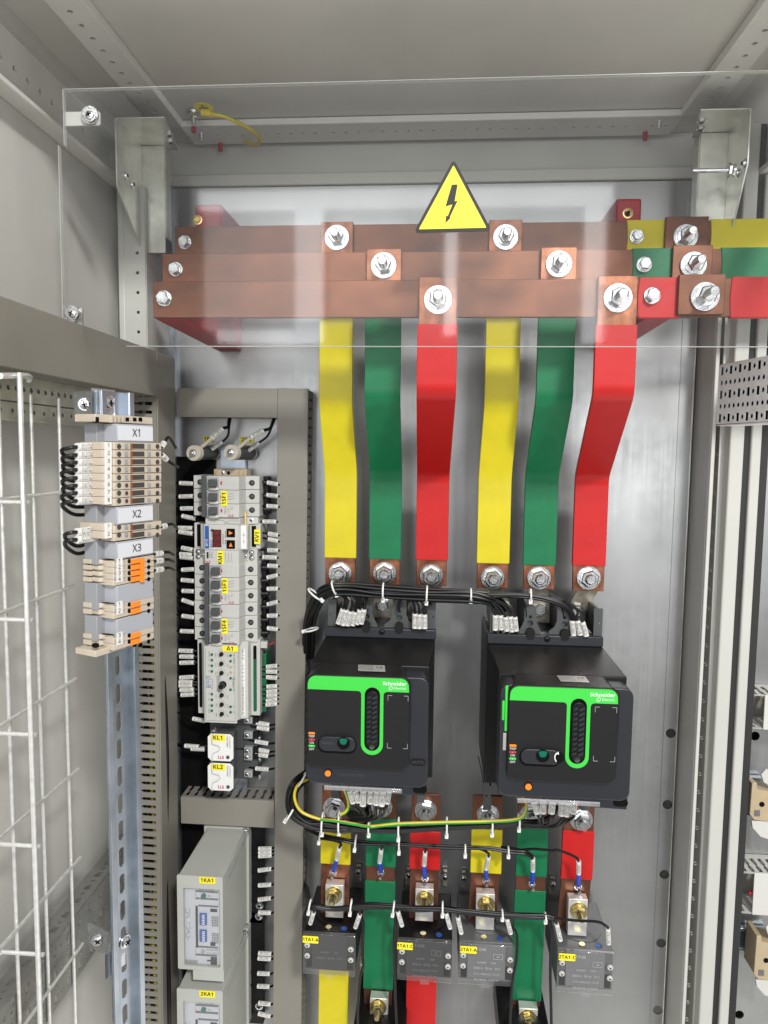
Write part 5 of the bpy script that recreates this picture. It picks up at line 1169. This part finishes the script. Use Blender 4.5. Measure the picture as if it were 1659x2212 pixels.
MB().box(xe+.0002,xe+.006,-.040,-.012,Z(K,1420,YS),Z(K,880,YS)).build('green_connector', m_pcb, ar, bevel=.001)
tagplate('A1',*K(503,792),*K(645,845),Ya-.0020,ar,0,h=.0058)
a=at(*K(872,782),-.045); MB().box(a.x-.005,a.x+.007,-.048,-.040,a.z-.004,a.z+.005).build('white_plug', m_mcb, ar, bevel=.0006)
wire('thin red wire leaving the small white plug beside relay A1',[a+Vector((.006,0,0)),a+Vector((.014,-.002,.003)),at(*K(1005,735),-.03)],.0008,m=m_wred,group=None)
# KL1, KL2 plug in relays with sockets
for j,(y0,y1,nm) in enumerate(((1605,1855,'KL1'),(1875,2128,'KL2'))):
    Yr=-.078; x0,x1,z0,z1=rect(*K(366,y0),*K(602,y1),Yr)
    t=thing('plug_in_relay',f'clear cased plug in relay with white face and yellow tag {nm}','relay',((x0+x1)/2,-.03,z0),'plug in relays')
    MB().box(x0+.001,x1-.001,Yr+.0015,-.036,z0+.001,z1-.001).build('clear_case', m_smoke, t, bevel=.001)
    MB().box(x0+.006,x1-.006,Yr+.020,-.036,z0+.005,z1-.005).build('coil', m_dgrey, t, bevel=.001)
    c=.0045; poly=[(x0+c,z1),(x1-c,z1),(x1,z1-c),(x1,z0+c),(x1-c,z0),(x0+c,z0),(x0,z0+c),(x0,z1-c)]
    f_=MB().prism(poly,'y',Yr,Yr+.0014).build('face', m_wink, t, bevel=.0005)
    tagplate(nm,*K(395,y0+5),*K(528,y0+62),Yr-.0003,t,0,h=.0058)
    text('ETI',(X(K,487,Yr,y0+200),Yr-.0004,z0+.0060),.0042,m_mag,f_,R(180),bold=.03)
    MB().cyl((X(K,548,Yr),Yr-.0010,z0+.0062),(X(K,548,Yr),Yr,z0+.0062),.0024,18).build('test_button', m_dgrey, t)
    text('RERM3-230ACL',(X(K,545,Yr),Yr-.0004,z1-.0100),.0020,m_ink,f_,R(90),sx_=.8); text('W-230V 50/60Hz 22/14',(X(K,568,Yr),Yr-.0004,z1-.0110),.0014,m_ink,f_,R(90),sx_=.8)
    cl=[K(410,y0-8),K(405,y0+85),K(430,y0+100),K(465,y0+110),K(478,y0+130),K(465,y0+155),K(425,y0+175),K(410,y0+190),K(405,y1+2)]
    MB().tube([at(*q,Yr-.0012) for q in cl],.0006,6,4).build('wire_clip', m_wire_st, t)
    sk=MB().box(x0-.010,x1+.024,-.038,-.012,z0-.001,z1+.016 if j==0 else z1+.006).build('socket', m_dgrey, t, bevel=.001)
    for zz in ((z1+.008,z1-.014,z0+.002) if j==0 else (z1-.004,z0+.010)):
        MB().box(x1+.006,x1+.018,-.046,-.038,zz-.005,zz+.005).build('terminal', m_grey, t, bevel=.0008)
        screw((x1+.011,-.0462,zz),t,.0034); MB().box(x1+.018,x1+.026,-.043,-.036,zz-.004,zz+.004).build('ferrule', m_blk, t)
        screw((x0-.004,-.0385,zz),t,.0034)
        screw((x1+.024,-.0325,zz-.009),t,.003)

# KA1 relay boxes
K=k_ka
def kabox(y_off, name, label):
    """tall grey relay box; y_off shifts the drawing downwards in crop units"""
    Yf=-.152
    o=lambda x,y,Y=Yf: at(*K(x,y+y_off),Y)
    x0=o(85,1200).x; x1=o(498,1200).x; zt=o(290,870).z; zb=o(290,1722).z; zb2=o(350,1825).z; xm=o(215,1720).x
    t=thing('overcurrent_relay',label,'relay',((x0+x1)/2,-.02,zb),'grey relay boxes with clear windows')
    poly=[(x0,zt),(x1,zt-.001),(x1,zb2),(xm+.002,zb2),(xm+.0005,zb),(x0+.001,zb)]
    wx0,wx1=o(125,0).x,o(460,0).x; wz1=o(290,985).z; wz0=o(290,1690).z
    hole=rrect(wx0,wx1,wz0,wz1,.0015,3)
    plate('front_frame',rrect(x0,x1,zb,zt,.0015,3),[hole],.0025,FRONT(Yf+.001),m_ka,t)
    MB().box(xm+.001,x1,Yf+.001,Yf+.0035,zb2,zb).build('front_tongue', m_ka, t, bevel=.0006)
    xb0,xb1=x0+.002,x1+.003; zc=zb2+.001
    MB().box(x0+.001,x0+.003,Yf+.0024,-.030,zb+.002,zt-.002).box(x0+.003,x1-.003,Yf+.0024,-.030,zt-.0035,zt-.001).box(x0+.003,x1-.003,Yf+.0024,-.030,zb+.001,zb+.003).box(x1-.003,x1-.001,Yf+.0024,-.030,zb2+.002,zt-.002).build('housing', m_ka, t, bevel=.0008)
    MB().box(x0-.004,x1+.002,-.034,-.018,zb2-.002,zt+.002).build('base', m_ka, t, bevel=.001)
    MB().box(x0-.010,x1+.020,-.018,-.006,zb2-.012,zt+.018).build('black_socket', m_blkp, t, bevel=.001)
    MB().cyl((x1-.0012,Yf+.004,zt-.012),(x1-.0012,-.030,zt-.004),.0045,16).build('screw_channel', m_clear, t)
    screw((x1-.002,-.036,zt-.0030),t,.0042)
    screw((x1+.014,-.0185,zt+.012),t,.0046); screw((x1+.014,-.0185,zb+.002),t,.0046)
    # inner card behind the window
    Yc=Yf+.006
    c=lambda x,y: at(*K(x,y+y_off),Yc)
    card=MB().box(wx0-.001,wx1+.001,Yc,Yc+.002,wz0-.001,wz1+.001).build('printed_card', m_paper, t)
    def bx(xa,ya,xb_,yb,m,nm,dy=.0006): return MB().box(c(xa,ya).x,c(xb_,yb).x,Yc-dy,Yc-.0001,c(xa,yb).z,c(xb_,ya).z).build(nm,m,card)
    bx(250,1140,274,1515,m_ink,'black_column')
    for a in ((250,1010,455,1013),(250,1075,455,1078),(250,1585,445,1588),(275,1140,455,1143),(275,1512,455,1515),(250,1012,252,1078),(250,1512,252,1588)): bx(*a,m_gink,'printed_rule',.0004)
    for yy in (1205,1355):
        bl=bx(290,yy,355,yy+100,m_blue,'switch_block',.0022)
        for r_ in range(6): MB().box(c(298+ (r_%2)*4,0).x,c(325,0).x,Yc-.0028,Yc-.0022,c(300,yy+92-r_*16).z,c(300,yy+84-r_*16).z).build('switch_lever', m_wink, bl)
        g_=MB()
        for r_ in range(6):
            for q in range(4): g_.box(c(385+q*16,0).x,c(396+q*16,0).x,Yc-.0005,Yc-.0001,c(0,yy+94-r_*16).z,c(0,yy+85-r_*16).z)
        g_.build('printed_table', m_gink, card)
    bx(385,1168,445,1192,m_ink,'black_bar'); bx(385,1470,430,1500,m_ink,'black_bar'); bx(388,1605,445,1670,m_ink,'black_bar'); bx(355,1630,388,1640,m_ink,'black_bar')
    bx(145,1632,268,1655,m_grey,'grey_bar',.0003)
    MB().cyl((c(325,1047).x,Yc-.002,c(325,1047).z),(c(325,1047).x,Yc,c(325,1047).z),.0033,18).build('indicator', m_dgreen, t)
    MB().cyl((c(320,1550).x,Yc-.002,c(320,1550).z),(c(320,1550).x,Yc,c(320,1550).z),.0026,18).build('indicator', m_silver, t)
    text('Івх',tuple(c(378,1050)+Vector((0,-.0004,0))),.0022,m_ink,card); text('ЗАДАНИЕ',tuple(c(402,1540)+Vector((0,-.0004,0))),.0024,m_gink,card); text('УСТАВКИ',tuple(c(402,1572)+Vector((0,-.0004,0))),.0024,m_gink,card)
    text('ДАТА ИЗ.ВЧАС',tuple(c(350,998)+Vector((0,-.0004,0))),.0024,m_gink,card,sx_=.9)
    for pts in (((165,1160),(160,1195),(180,1202),(178,1240),(160,1240)),((175,1290),(162,1330),(190,1370),(162,1400),(188,1440))): MB().tube([tuple(c(*q)+Vector((0,-.0004,0))) for q in pts],.0003,4,3).build('printed_curve', m_gink, card)
    for j,s in enumerate(('16','24','28','30')): text(s,tuple(c(198,1168+j*26)+Vector((0,-.0004,0))),.0020,m_gink,card,R(90)); text(s,tuple(c(197,1300+j*40)+Vector((0,-.0004,0))),.0020,m_gink,card,R(90))
    MB().box(wx0-.001,wx1+.001,Yf+.0005,Yf+.0018,wz0-.001,wz1+.001).build('clear_window', m_clear, t)
    MB().lathe(tuple(o(455,1462,Yf-.0015)),(0,-1,0),[(0,.0042),(.002,.0040),(.003,.0022)],20).build('seal_knob', m_clear, t)
    tagplate(name,*K(284,880+y_off),*K(428,938+y_off),Yf-.0006,t,0,h=.0052)
    return t
kabox(0,'1KA1','grey relay box with yellow tag 1KA1 and a clear window, the upper of the two')
kabox(1030,'2KA1','grey relay box with yellow tag 2KA1, cut off by the bottom edge')

# ================================================================== TERMINAL RAIL ON THE LEFT
phi=R(68); RC=Vector((-.2715,-.405,0)); ra=Vector((math.cos(phi),math.sin(phi),0)); rn=Vector((math.sin(phi),-math.cos(phi),0))
RC=Vector((-.2715,-.410,0))
def RF(v): return RC+ra*v[0]+rn*v[1]+Vector((0,0,v[2]))     # (along width, outwards, up)
def rl(px_,py_,h=.0):                                        # picture point to rail coordinates at height h
    p=onplane(px_,py_,RC+rn*h,rn)-RC; return p.dot(ra),p.z
tr=thing('terminal_rail','vertical slotted steel rail carrying the beige terminals on the left','mounting rail',tuple(RC))
ztop=rl(250,845)[1]; zbt=-.62
sl_=[]; z=ztop-.012
while z>zbt+.02: sl_.append([(u_,v_) for u_,v_ in rrect(-.0031,.0031,z-.009,z+.009,.0030,5)]); z-=.0252
plate('rail_web',[(-.0135,zbt),(.0135,zbt),(.0135,ztop),(-.0135,ztop)],sl_,.0012,lambda v: RF((v.x,-.0068+v.z,v.y)),m_rail,tr)
MB(RF).box(-.0135,-.0123,-.0075,0,zbt,ztop).box(.0123,.0135,-.0075,0,zbt,ztop).box(-.0178,-.0123,0,.0012,zbt,ztop).box(.0123,.0178,0,.0012,zbt,ztop).build('rail_flange', m_rail, tr, bevel=.0004)
p=rl(233,871,-.006); screw(RF((p[0],-.0055,p[1])),tr,.0045,rn)
# z brackets that carry the rail
for (pz_,lab) in ((870,'upper'),(2098,'lower')):
    t=thing('z_bracket',f'{lab} bright zinc offset bracket holding the terminal rail off the side wall','bracket',tuple(RC),'offset brackets behind the terminal rail')
    zc=rl(240,pz_)[1]; q=MB()
    A=RF((.004,-.0080,zc)); B=RF((-.019,-.0080,zc)); C=Vector((-.296,-.396,zc)); Dd=Vector((-.322,-.385,zc))
    path=[A,B,C,Dd]; rings=[]
    for k_,p_ in enumerate(path):
        d_=(path[min(k_+1,3)]-path[max(k_-1,0)]).normalized(); n_=Vector((d_.y,-d_.x,0))*.0009; h_=Vector((0,0,.0115))
        rings.append([p_+n_-h_,p_+n_+h_,p_-n_+h_,p_-n_-h_])
    MB().loft(rings).build('bent_strip', m_zinc, t, bevel=.0004)
    screw(C.lerp(Dd,.55)+Vector((.0005,-.0014,0)),t,.0045,(.35,-.94,0))
    if lab=='lower': screw(RF((.001,-.0055,zc+.012)),t,.0048,rn)
def rbox(name,m,parent,x0,x1,y0,y1,h0,h1,hp=None,bevel=.0005):
    """box on the rail between picture columns x0..x1 and rows y0..y1 measured on its front face at height h1"""
    ym,xm=(y0+y1)/2,(x0+x1)/2
    u0=rl(x0,ym,h1)[0]; u1=rl(x1,ym,h1)[0]; z1=rl(xm,y0,h1)[1]; z0=rl(xm,y1,h1)[1]
    return MB(RF).box(u0,u1,h0,h1,z0,z1).build(name,m,parent,bevel=bevel),(u0,u1,z0,z1)
rfr=(ra,Vector((0,0,1)))
H=.030
def card(s,y0,y1,label):
    t=thing('label_carrier',label,'label carrier',tuple(RC+Vector((0,0,rl(290,y0,H)[1]))),'grey group label carriers')
    rbox('holder_base',m_holder,t,209,256,y0-2,y1+14,.002,.016)
    _,b=rbox('clear_holder',m_card,t,253,331,y0,y1,.002,H)
    u0,u1,z0,z1=b
    if s:
        MB(RF).box(u0+.001,u1-.001,H,H+.0006,z0+.0012,z1-.0012).build('paper_card', m_paper, t)
        text(s,RF(((u0+u1)/2+.0005,H+.0011,(z0+z1)/2)),.0062,m_ink,t,fr=rfr)
    return t
def endstop(y0,y1,lab):
    t=thing('end_stop',lab,'end stop',tuple(RC+Vector((0,0,rl(290,y0,H)[1]))),'beige end stops on the terminal rail')
    rbox('body',m_beige,t,206,330,y0,y1,.001,H-.006)
    for x in (240,248,256,264): rbox('rib',m_beige,t,x,x+4,y0+1,y1-1,H-.006,H-.0035,bevel=.0002)
    for x in (272,288,300): rbox('recess',m_void,t,x,x+7,y0+4,y1-4,H-.0062,H-.0056,bevel=0)
    rbox('recess',m_void,t,207,214,y0+3,y1-2,H-.010,H-.0057,bevel=0)
    z_=rl(317,(y0+y1)/2,H)
    MB(RF).cyl((z_[0]-.001,H-.0062,z_[1]),(z_[0]-.001,H-.0056,z_[1]),.0018,14).build('bore', m_void, t)
    return t
endstop(898,914,'beige end stop at the very top of the terminal rail')
card('X1',917,955,'grey label carrier reading X1 above the eight numbered terminals')
def discon(n,y0,y1,grp,i):
    """screw terminal with orange disconnect slide"""
    t=thing('screw_terminal',f'beige screw terminal numbered {n} in the block labelled {grp}','terminal',tuple(RC+Vector((0,0,rl(290,y0,H)[1]))),f'beige screw terminals of block {grp}')
    y1-=.7; ym=(y0+y1)/2
    rbox('case',m_beige,t,222,249,y0,y1,.001,.0268)
    rbox('case',m_beige,t,247,349,y0+.5,y1,.001,H)
    def hole(x,r=.0021,m=m_brnbore,h=H):
        z_=rl(x,ym+1,h); MB(RF).cyl((z_[0],h-.0002,z_[1]),(z_[0],h+.0003,z_[1]),r,14).build('screw_bore', m, t)
    hole(257); hole(340)
    for x in (272,321):
        rbox('contact_window',m_grey,t,x-3,x+5,y0+3,y1-2,H-.001,H+.0003,bevel=0)
        z_=rl(x+1,ym+1,H); MB(RF).cyl((z_[0],H,z_[1]),(z_[0],H+.0007,z_[1]),.0015,10).build('clamp_screw', m_zinc if not(x==272 and n>5) else m_copper2, t)
    rbox('slide_recess',m_brnbore,t,284,312,y0+3,y1-2.5,H-.001,H+.0003,bevel=0)
    rbox('orange_slide',m_dorg,t,283.5,286.5,y0+2.5,y1-2,H,H+.0010,bevel=0)
    rbox('number_tag',m_lab,t,228,242,y0-.4,y1+.4,.0267,.0280,bevel=.0002)
    p_=rl(235,ym-1,.0283); text(str(n),RF((p_[0],.0284,p_[1])),.0030,m_ink,t,fr=rfr)
yy=[955.5+17*i for i in range(9)]
for i in range(8): discon(i+1,955.5+16.8*i,955.5+16.8*(i+1),'X1',i)
card('X2',1092,1130,'grey label carrier reading X2')
for i in range(2): discon(i+1,1130+16.6*i,1130+16.6*(i+1),'X2',i)
card('X3',1166,1203,'grey label carrier reading X3')
def lever(n,y0,y1,grp,tail,jumper):
    t=thing('lever_terminal',f'beige terminal numbered {n} with orange lever, {grp}','terminal',tuple(RC+Vector((0,0,rl(290,y0,H)[1]))),'beige terminals with orange levers')
    y1-=.5; ym=(y0+y1)/2
    rbox('case',m_beige,t,245,333,y0,y1,.001,H)
    # flared tail on the left
    pa=[(196,.006),(205,.006),(205,.016),(243,.020),(247,H-.001)]
    u=[rl(x,ym,h)[0] for x,h in ((196,.010),(206,.012),(243,.022),(247,H))]
    z1=rl(240,y0,.02)[1]; z0=rl(240,y1,.02)[1]
    MB(RF).prism([(u[0],.001),(u[0],.010),(u[1],.010),(u[1],.016),(u[2],.024),(u[3]+.001,H-.002),(u[3]+.001,.001)],'z',z0+.0008,z1-.0003).build('tail', m_beige, t, bevel=.0004)
    rbox('number_tag',m_lab,t,252.5,265,y0-.3,y1+.3,H,H+.0006,bevel=0)
    p_=rl(258.5,ym,H+.001); text(str(n),RF((p_[0],H+.0010,p_[1])),.0034,m_ink,t,fr=rfr)
    for x in (279,321):
        z_=rl(x,ym,H); MB(RF).cyl((z_[0],H-.0002,z_[1]),(z_[0],H+.0003,z_[1]),.0018,14).build('wire_bore', m_void, t)
    rbox('orange_lever',m_org,t,285,304.5,y0+1.5,y1-1.2,H,H+.0018,bevel=.0003)
    if jumper: rbox('jumper',m_org,t,306,313,y0-.2,y1+.2,H,H+.003,bevel=.0003)
    for x in (248,268): rbox('slot',m_grey,t,x,x+2.5,y0+2,y1-2,H-.0002,H+.0003,bevel=0)
for i in range(4): lever(i+1,1206+12.9*i,1206+12.9*(i+1),('top','second','third','bottom')[i]+' of the four under the X3 card',True,True)
card('',1258,1299,'blank grey label carrier under the block of four orange levers')
for i in range(2): lever(i+1,1299+14*i,1299+14*(i+1),'in the middle pair',True,False)
card('',1328,1366,'blank grey label carrier above the lowest two terminals')
for i in range(2): lever(i+3,1366+13.5*i,1366+13.5*(i+1),'in the lowest pair',True,False)
endstop(1388,1401,'beige end stop closing the terminal row at its lower end')
# wires on the left of the terminals
L1=[('X1:1/1TAN:И2',545,543),('X1:2/1TAN:И1',613,611),('X1:3/1TA2-A:И2',678,682),('X1:4/1TA2-B:И2',742,745),('X1:5/1TA2-C:И2',812,806),('X1:6/1TA2-A:И1',878,874),('X1:7/1TA2-B:И1',942,940),('X1:8/1TA2-C:И1',1010,1005),('X2:1/2TAN:И2',1280,1262),('X2:2/2TAN:И1',1345,1325)]
for i,(s,ya,yb) in enumerate(L1):
    hh=.012
    def q(x,y,h=hh): return onplane(*k_term(x,y),RC+rn*h,rn)
    a=q(662,ya); b=q(832,yb); x_=(536+4*(i%3)) if i<8 else 560
    loopy=ya+(30 if i%2 else 34)
    pts=[q(885,yb+4,.014),b,a,q(600,ya+8,.010),q(x_,ya+26,.004),q(x_+22,ya+70,-.004),q(x_+120,ya+(100 if i<5 else 120),-.012),q(860,ya+105 if i<8 else ya+60,-.016)]
    wire(f'black looped wire with white sleeve reading {s}',pts,.0016,(a,b),s,.0033,'looped wires left of the terminals')
for i,(s,x0,y0,x1,y1) in enumerate((('1SF1:12',1395,545,1420,505),('2KA1:2',1400,615,1440,655),('SF1:12',1338,1470,1398,1462),('KH1:4',1345,1530,1400,1525),('2KH1:4',1340,1610,1402,1600),('KL2:1',1395,1235,1432,1225))):
    def q(x,y,h=.018): return onplane(*k_term(x,y),RC+rn*h,rn)
    a=q(x0,y0); b=q(x1,y1); d=(b-a).normalized()
    wire(f'short wire with white sleeve {s} on the right side of the terminals',[a-d*.004,a,b,b+d*.006+Vector((0,.004,0)),b+d*.002+Vector((-.002,.03,-.006))],.0014,(a,b),s,.0026,'short wires right of the terminals')

# ================================================================== WIRE MESH TRAY ON THE LEFT
XM=-.385
mt=thing('wire_mesh_tray','bright welded wire mesh cable tray standing along the left side wall','mesh tray',(XM,-.3,-.3))
def onx(px_,py_,Xc):
    r=ray(px_,py_); t_=Xc/r.x; return Vector((Xc,r.y*t_-1,r.z*t_))
vy=[onx(141,1400,XM).y]; vy+= [vy[0]-.050*i for i in range(1,4)]
zt_=onx(134,862,XM).z; RW_=.0018
for y_ in vy: MB().cyl((XM,y_,-.95),(XM,y_,zt_),RW_,12).build('vertical_wire', m_wire_st, mt)
XN=-.341; yn=vy[3]
pn=onx(61,1400,XN)
MB().cyl((XN,pn.y,-.95),(XN,pn.y,onx(46,806,XN).z),.0023,12).build('vertical_wire', m_wire_st, mt)
zc=[onx(139,1062,XM).z-.100*i for i in range(9)]
for z_ in zc:
    MB().tube([(XM+.004,vy[0]+.012,z_),(XM+.004,vy[3]-.006,z_),(XM+.008,pn.y+.004,z_),(XN+.003,pn.y+.004,z_)],.0018,10,1).build('cross_wire', m_wire_st, mt)
# top clip wire
MB().tube([onx(0,812,XN),at(60,812,-.41),at(62,822,-.40)],.0025,8,3).build('top_wire', m_wire_st, mt)
# punched strips on the wall
def strip(name,label,z0,z1,Xf,ya,yb,sq,m):
    hs=[]; y=ya-.010; k=0
    while y>yb+.01:
        if sq:
            for zz,typ in ((z1-.010,'s'),(z1-.0225,'c'),((z0+z1)/2,'s2'),(z0+.0225,'c'),(z0+.010,'s')):
                if typ=='c' : hs.append(circ(y,zz,.0023,10)); hs.append(circ(y-.0125,zz,.0023,10))
                elif (k%1==0): hs.append([(y-.0030,zz-.0045),(y+.0030,zz-.0045),(y+.0030,zz+.0045),(y-.0030,zz+.0045)]); hs.append(circ(y-.0125,zz,.0023,10))
            y-=.025
        else: hs.append(circ(y,(z0+z1)/2,.0026,12)); y-=.0125
        k+=1
    t=thing(name,label,'punched strip',(Xf,ya,z0),'punched steel strips')
    plate('punched_web',[(yb,z0),(ya,z0),(ya,z1),(yb,z1)],hs,.0015,lambda v: Vector((Xf+v.z,v.x,v.y)),m,t)
    return t,hs
p=onx(210,880,-.395)
t,_=strip('punched_strip','narrow punched steel strip on the left wall just under the duct',p.z-.004,p.z+.020,-.395,-.12,-.60,False,m_galv)
MB().box(-.4165,-.395,-.60,-.12,p.z+.0202,p.z+.022).box(-.4165,-.3965,-.60,-.12,p.z-.022,p.z-.0205).build('flange', m_galv, t)
hs2=[circ(y_,p.z-.013,.0022,10) for y_ in [-.14-.018*i for i in range(24)]]
plate('punched_web',[(-.60,p.z-.0205),(-.12,p.z-.0205),(-.12,p.z-.005),(-.60,p.z-.005)],hs2,.0015,lambda v: Vector((-.399+v.z,v.x,v.y)),m_galv,t)
p=onx(227,1896,-.388)
t,_=strip('punched_strip','wide punched steel strip crossing the left wall low down, behind the mesh',p.z-.072,p.z,-.388,-.12,-.62,True,m_dstrip)
hs3=[]
y=-.135
while y>-.60: hs3.append([(-.4025,y-.005),(-.3965,y-.005),(-.3965,y+.005),(-.4025,y+.005)]); hs3.append(circ(-.3995,y-.0125,.0024,10)); y-=.025
plate('top_web',[(-.413,-.62),(-.389,-.62),(-.389,-.12),(-.413,-.12)],hs3,.0015,lambda v: Vector((v.x,v.y,p.z-.001+v.z)),m_dstrip,t)

# ================================================================== NEIGHBOURING CABINET AT THE RIGHT
nc=thing('neighbour_cabinet','neighbouring cabinet interior visible in a narrow strip at the right edge','cabinet',(.45,0,-.6))
hl=[]
for a in ((1631,1590),(1620,1752),(1597,2192)):
    c=at(*a,.0); hl.append(circ(c.x,c.z,.0065,24))
plate('mounting_plate',[(.4195,ZB),(.56,ZB),(.56,.16),(.4195,.16)],hl,.002,FRONT(.001),m_plate,nc)
MB().box(.353,.56,.074,.078,ZB,.45).build('rear_panel', m_void, nc)
MB().box(.4180,.4194,-.012,.010,ZB,.34).build('plate_edge', m_galv, nc)
MB().box(.4300,.4400,-.02,.010,.17,.36).build('inner_post', m_white, nc, bevel=.001)
# punched bracket
Yp=-.20
pb=thing('punched_bracket','silver punched bracket with square and round holes sticking in at the right edge','punched bracket',tuple(at(1600,840,Yp)))
A=at(*k_r1(600,238),-.13); B=at(*k_r1(905,150),-.21); C=at(*k_r1(583,605),-.13)
ua=(Vector((B.x-A.x,B.y-A.y,0))).normalized(); Lp=.10
hs=[]; hz=(A.z-C.z); LB=.125
for i in range(15):
    u=.0055+i*.0080
    for r_ in range(5):
        v=hz*(r_+.5)/5
        if r_%2==0 and i%2==0: hs.append([(u-.0030,v-.0047),(u+.0030,v-.0047),(u+.0030,v+.0047),(u-.0030,v+.0047)])
        else: hs.append(circ(u,v,.0029,12))
plate('punched_web',[(0,0),(LB,0),(LB,hz),(0,hz)],hs,.0015,lambda v: C+ua*(v.x)+Vector((0,0,v.y))+Vector((-ua.y,ua.x,0))*v.z,m_bright,pb)
up_=Vector((-ua.y,ua.x,0))
def PBF(v): return C+ua*v[0]+up_*v[1]+Vector((0,0,v[2]))
MB(PBF).box(0,LB,0,.028,-.002,-.0005).box(0,LB,0,.028,hz,hz+.0015).build('flange', m_bright, pb, bevel=.0004)
MB(PBF).box(0,LB,.008,.010,0,hz).build('inner_web', m_void, pb)  # dark sheet added behind the holes for the shade inside the bracket
MB(PBF).box(-.0012,0,0,.028,-.002,hz+.0015).build('end_flange', m_galv, pb)
# neighbour's rail pieces, terminals and ducts
def nduct(y0,y1,lab,col):
    t=thing('wiring_duct',lab,'wiring duct',tuple(at(1640,y0,-.04)),'wiring ducts in the neighbouring cabinet')
    Yd=-.048; z1=at(1640,y0,Yd).z; z0=at(1640,y1,Yd).z; x0=.4215
    MB().box(x0+.016,x0+.12,Yd-.002,Yd,z0,z1).build('cover', m_ral, t, bevel=.0006)
    for zz in (z0+.0008,z1-.0015):
        plate('slotted_wall',[(x0,Yd),(x0+.12,Yd),(x0+.12,-.001),(x0,-.001)],fslots(11,x0+.006,.0105,Yd+.003,-.010,.0050),.0013,lambda v,zz=zz: Vector((v.x,v.y,zz+v.z)),m_ral,t)
    MB().box(x0,x0+.12,-.004,-.0015,z0+.002,z1-.002).build('base', m_duct, t)
    if col:
        MB().tube([(x0+.014,Yd+.006,z0+.026),(x0+.03,Yd+.004,z0+.028),(x0+.05,Yd+.006,z0+.024)],.003,8).build('red_wire', m_red, t)
nduct(1500,1575,'slotted duct end in the neighbouring cabinet, the upper of the two',0)
nduct(1885,1975,'slotted duct with red wires inside in the neighbouring cabinet, the lower one',1)
for j,(yy0,yy1) in enumerate(((1692,1768),(2022,2112))):
    Yt=-.045; t=thing('rail_terminal',('upper','lower')[j]+' tan terminal on a rail stub in the neighbouring cabinet','terminal',tuple(at(1630,yy0,Yt)),'tan terminals in the neighbouring cabinet')
    xa=(1620,1630)[j]
    x0=at(xa+5,yy0,Yt).x; z1=at(xa+5,yy0,Yt).z; z0=at(xa,yy1,Yt).z
    MB().prism([(x0,z1),(x0+.006,z1+.001),(x0+.007,z1-.008),(x0+.030,z1-.012),(x0+.030,z0-.004),(x0+.005,z0-.002),(x0-.001,z0+.006)],'y',Yt,-.012).build('body', m_tan, t, bevel=.0008)
    MB().cyl((x0+.014,Yt-.0006,(z0+z1)/2-.004),(x0+.014,Yt+.001,(z0+z1)/2-.004),.0035,18).build('bore', m_void, t)
    MB().box(x0+.005,x0+.012,Yt-.0008,Yt,z0+.004,z0+.012).build('slot', m_gink, t)
    MB().box(x0-.019,x0+.03,-.0105,-.002,(z0+z1)/2-.017,(z0+z1)/2-.0125).box(x0-.019,x0+.03,-.0105,-.002,(z0+z1)/2+.0125,(z0+z1)/2+.017).box(x0-.019,x0+.03,-.0035,-.0015,(z0+z1)/2-.0124,(z0+z1)/2+.0124).build('rail_stub', m_rail, t, bevel=.0004)
    MB().prism([(x0+.012,z1+.012),(x0+.018,z1+.020),(x0+.04,z1+.006),(x0+.04,z1-.010),(x0+.016,z1+.001)],'y',Yt+.002,Yt+.006).build('grey_partition', m_ral, t)
    MB().prism([(x0+.003,z0-.004),(x0+.03,z0-.004),(x0+.03,z0-.030),(x0+.016,z0-.026),(x0+.005,z0-.014)],'y',Yt+.002,Yt+.006).build('grey_partition', m_ral, t)
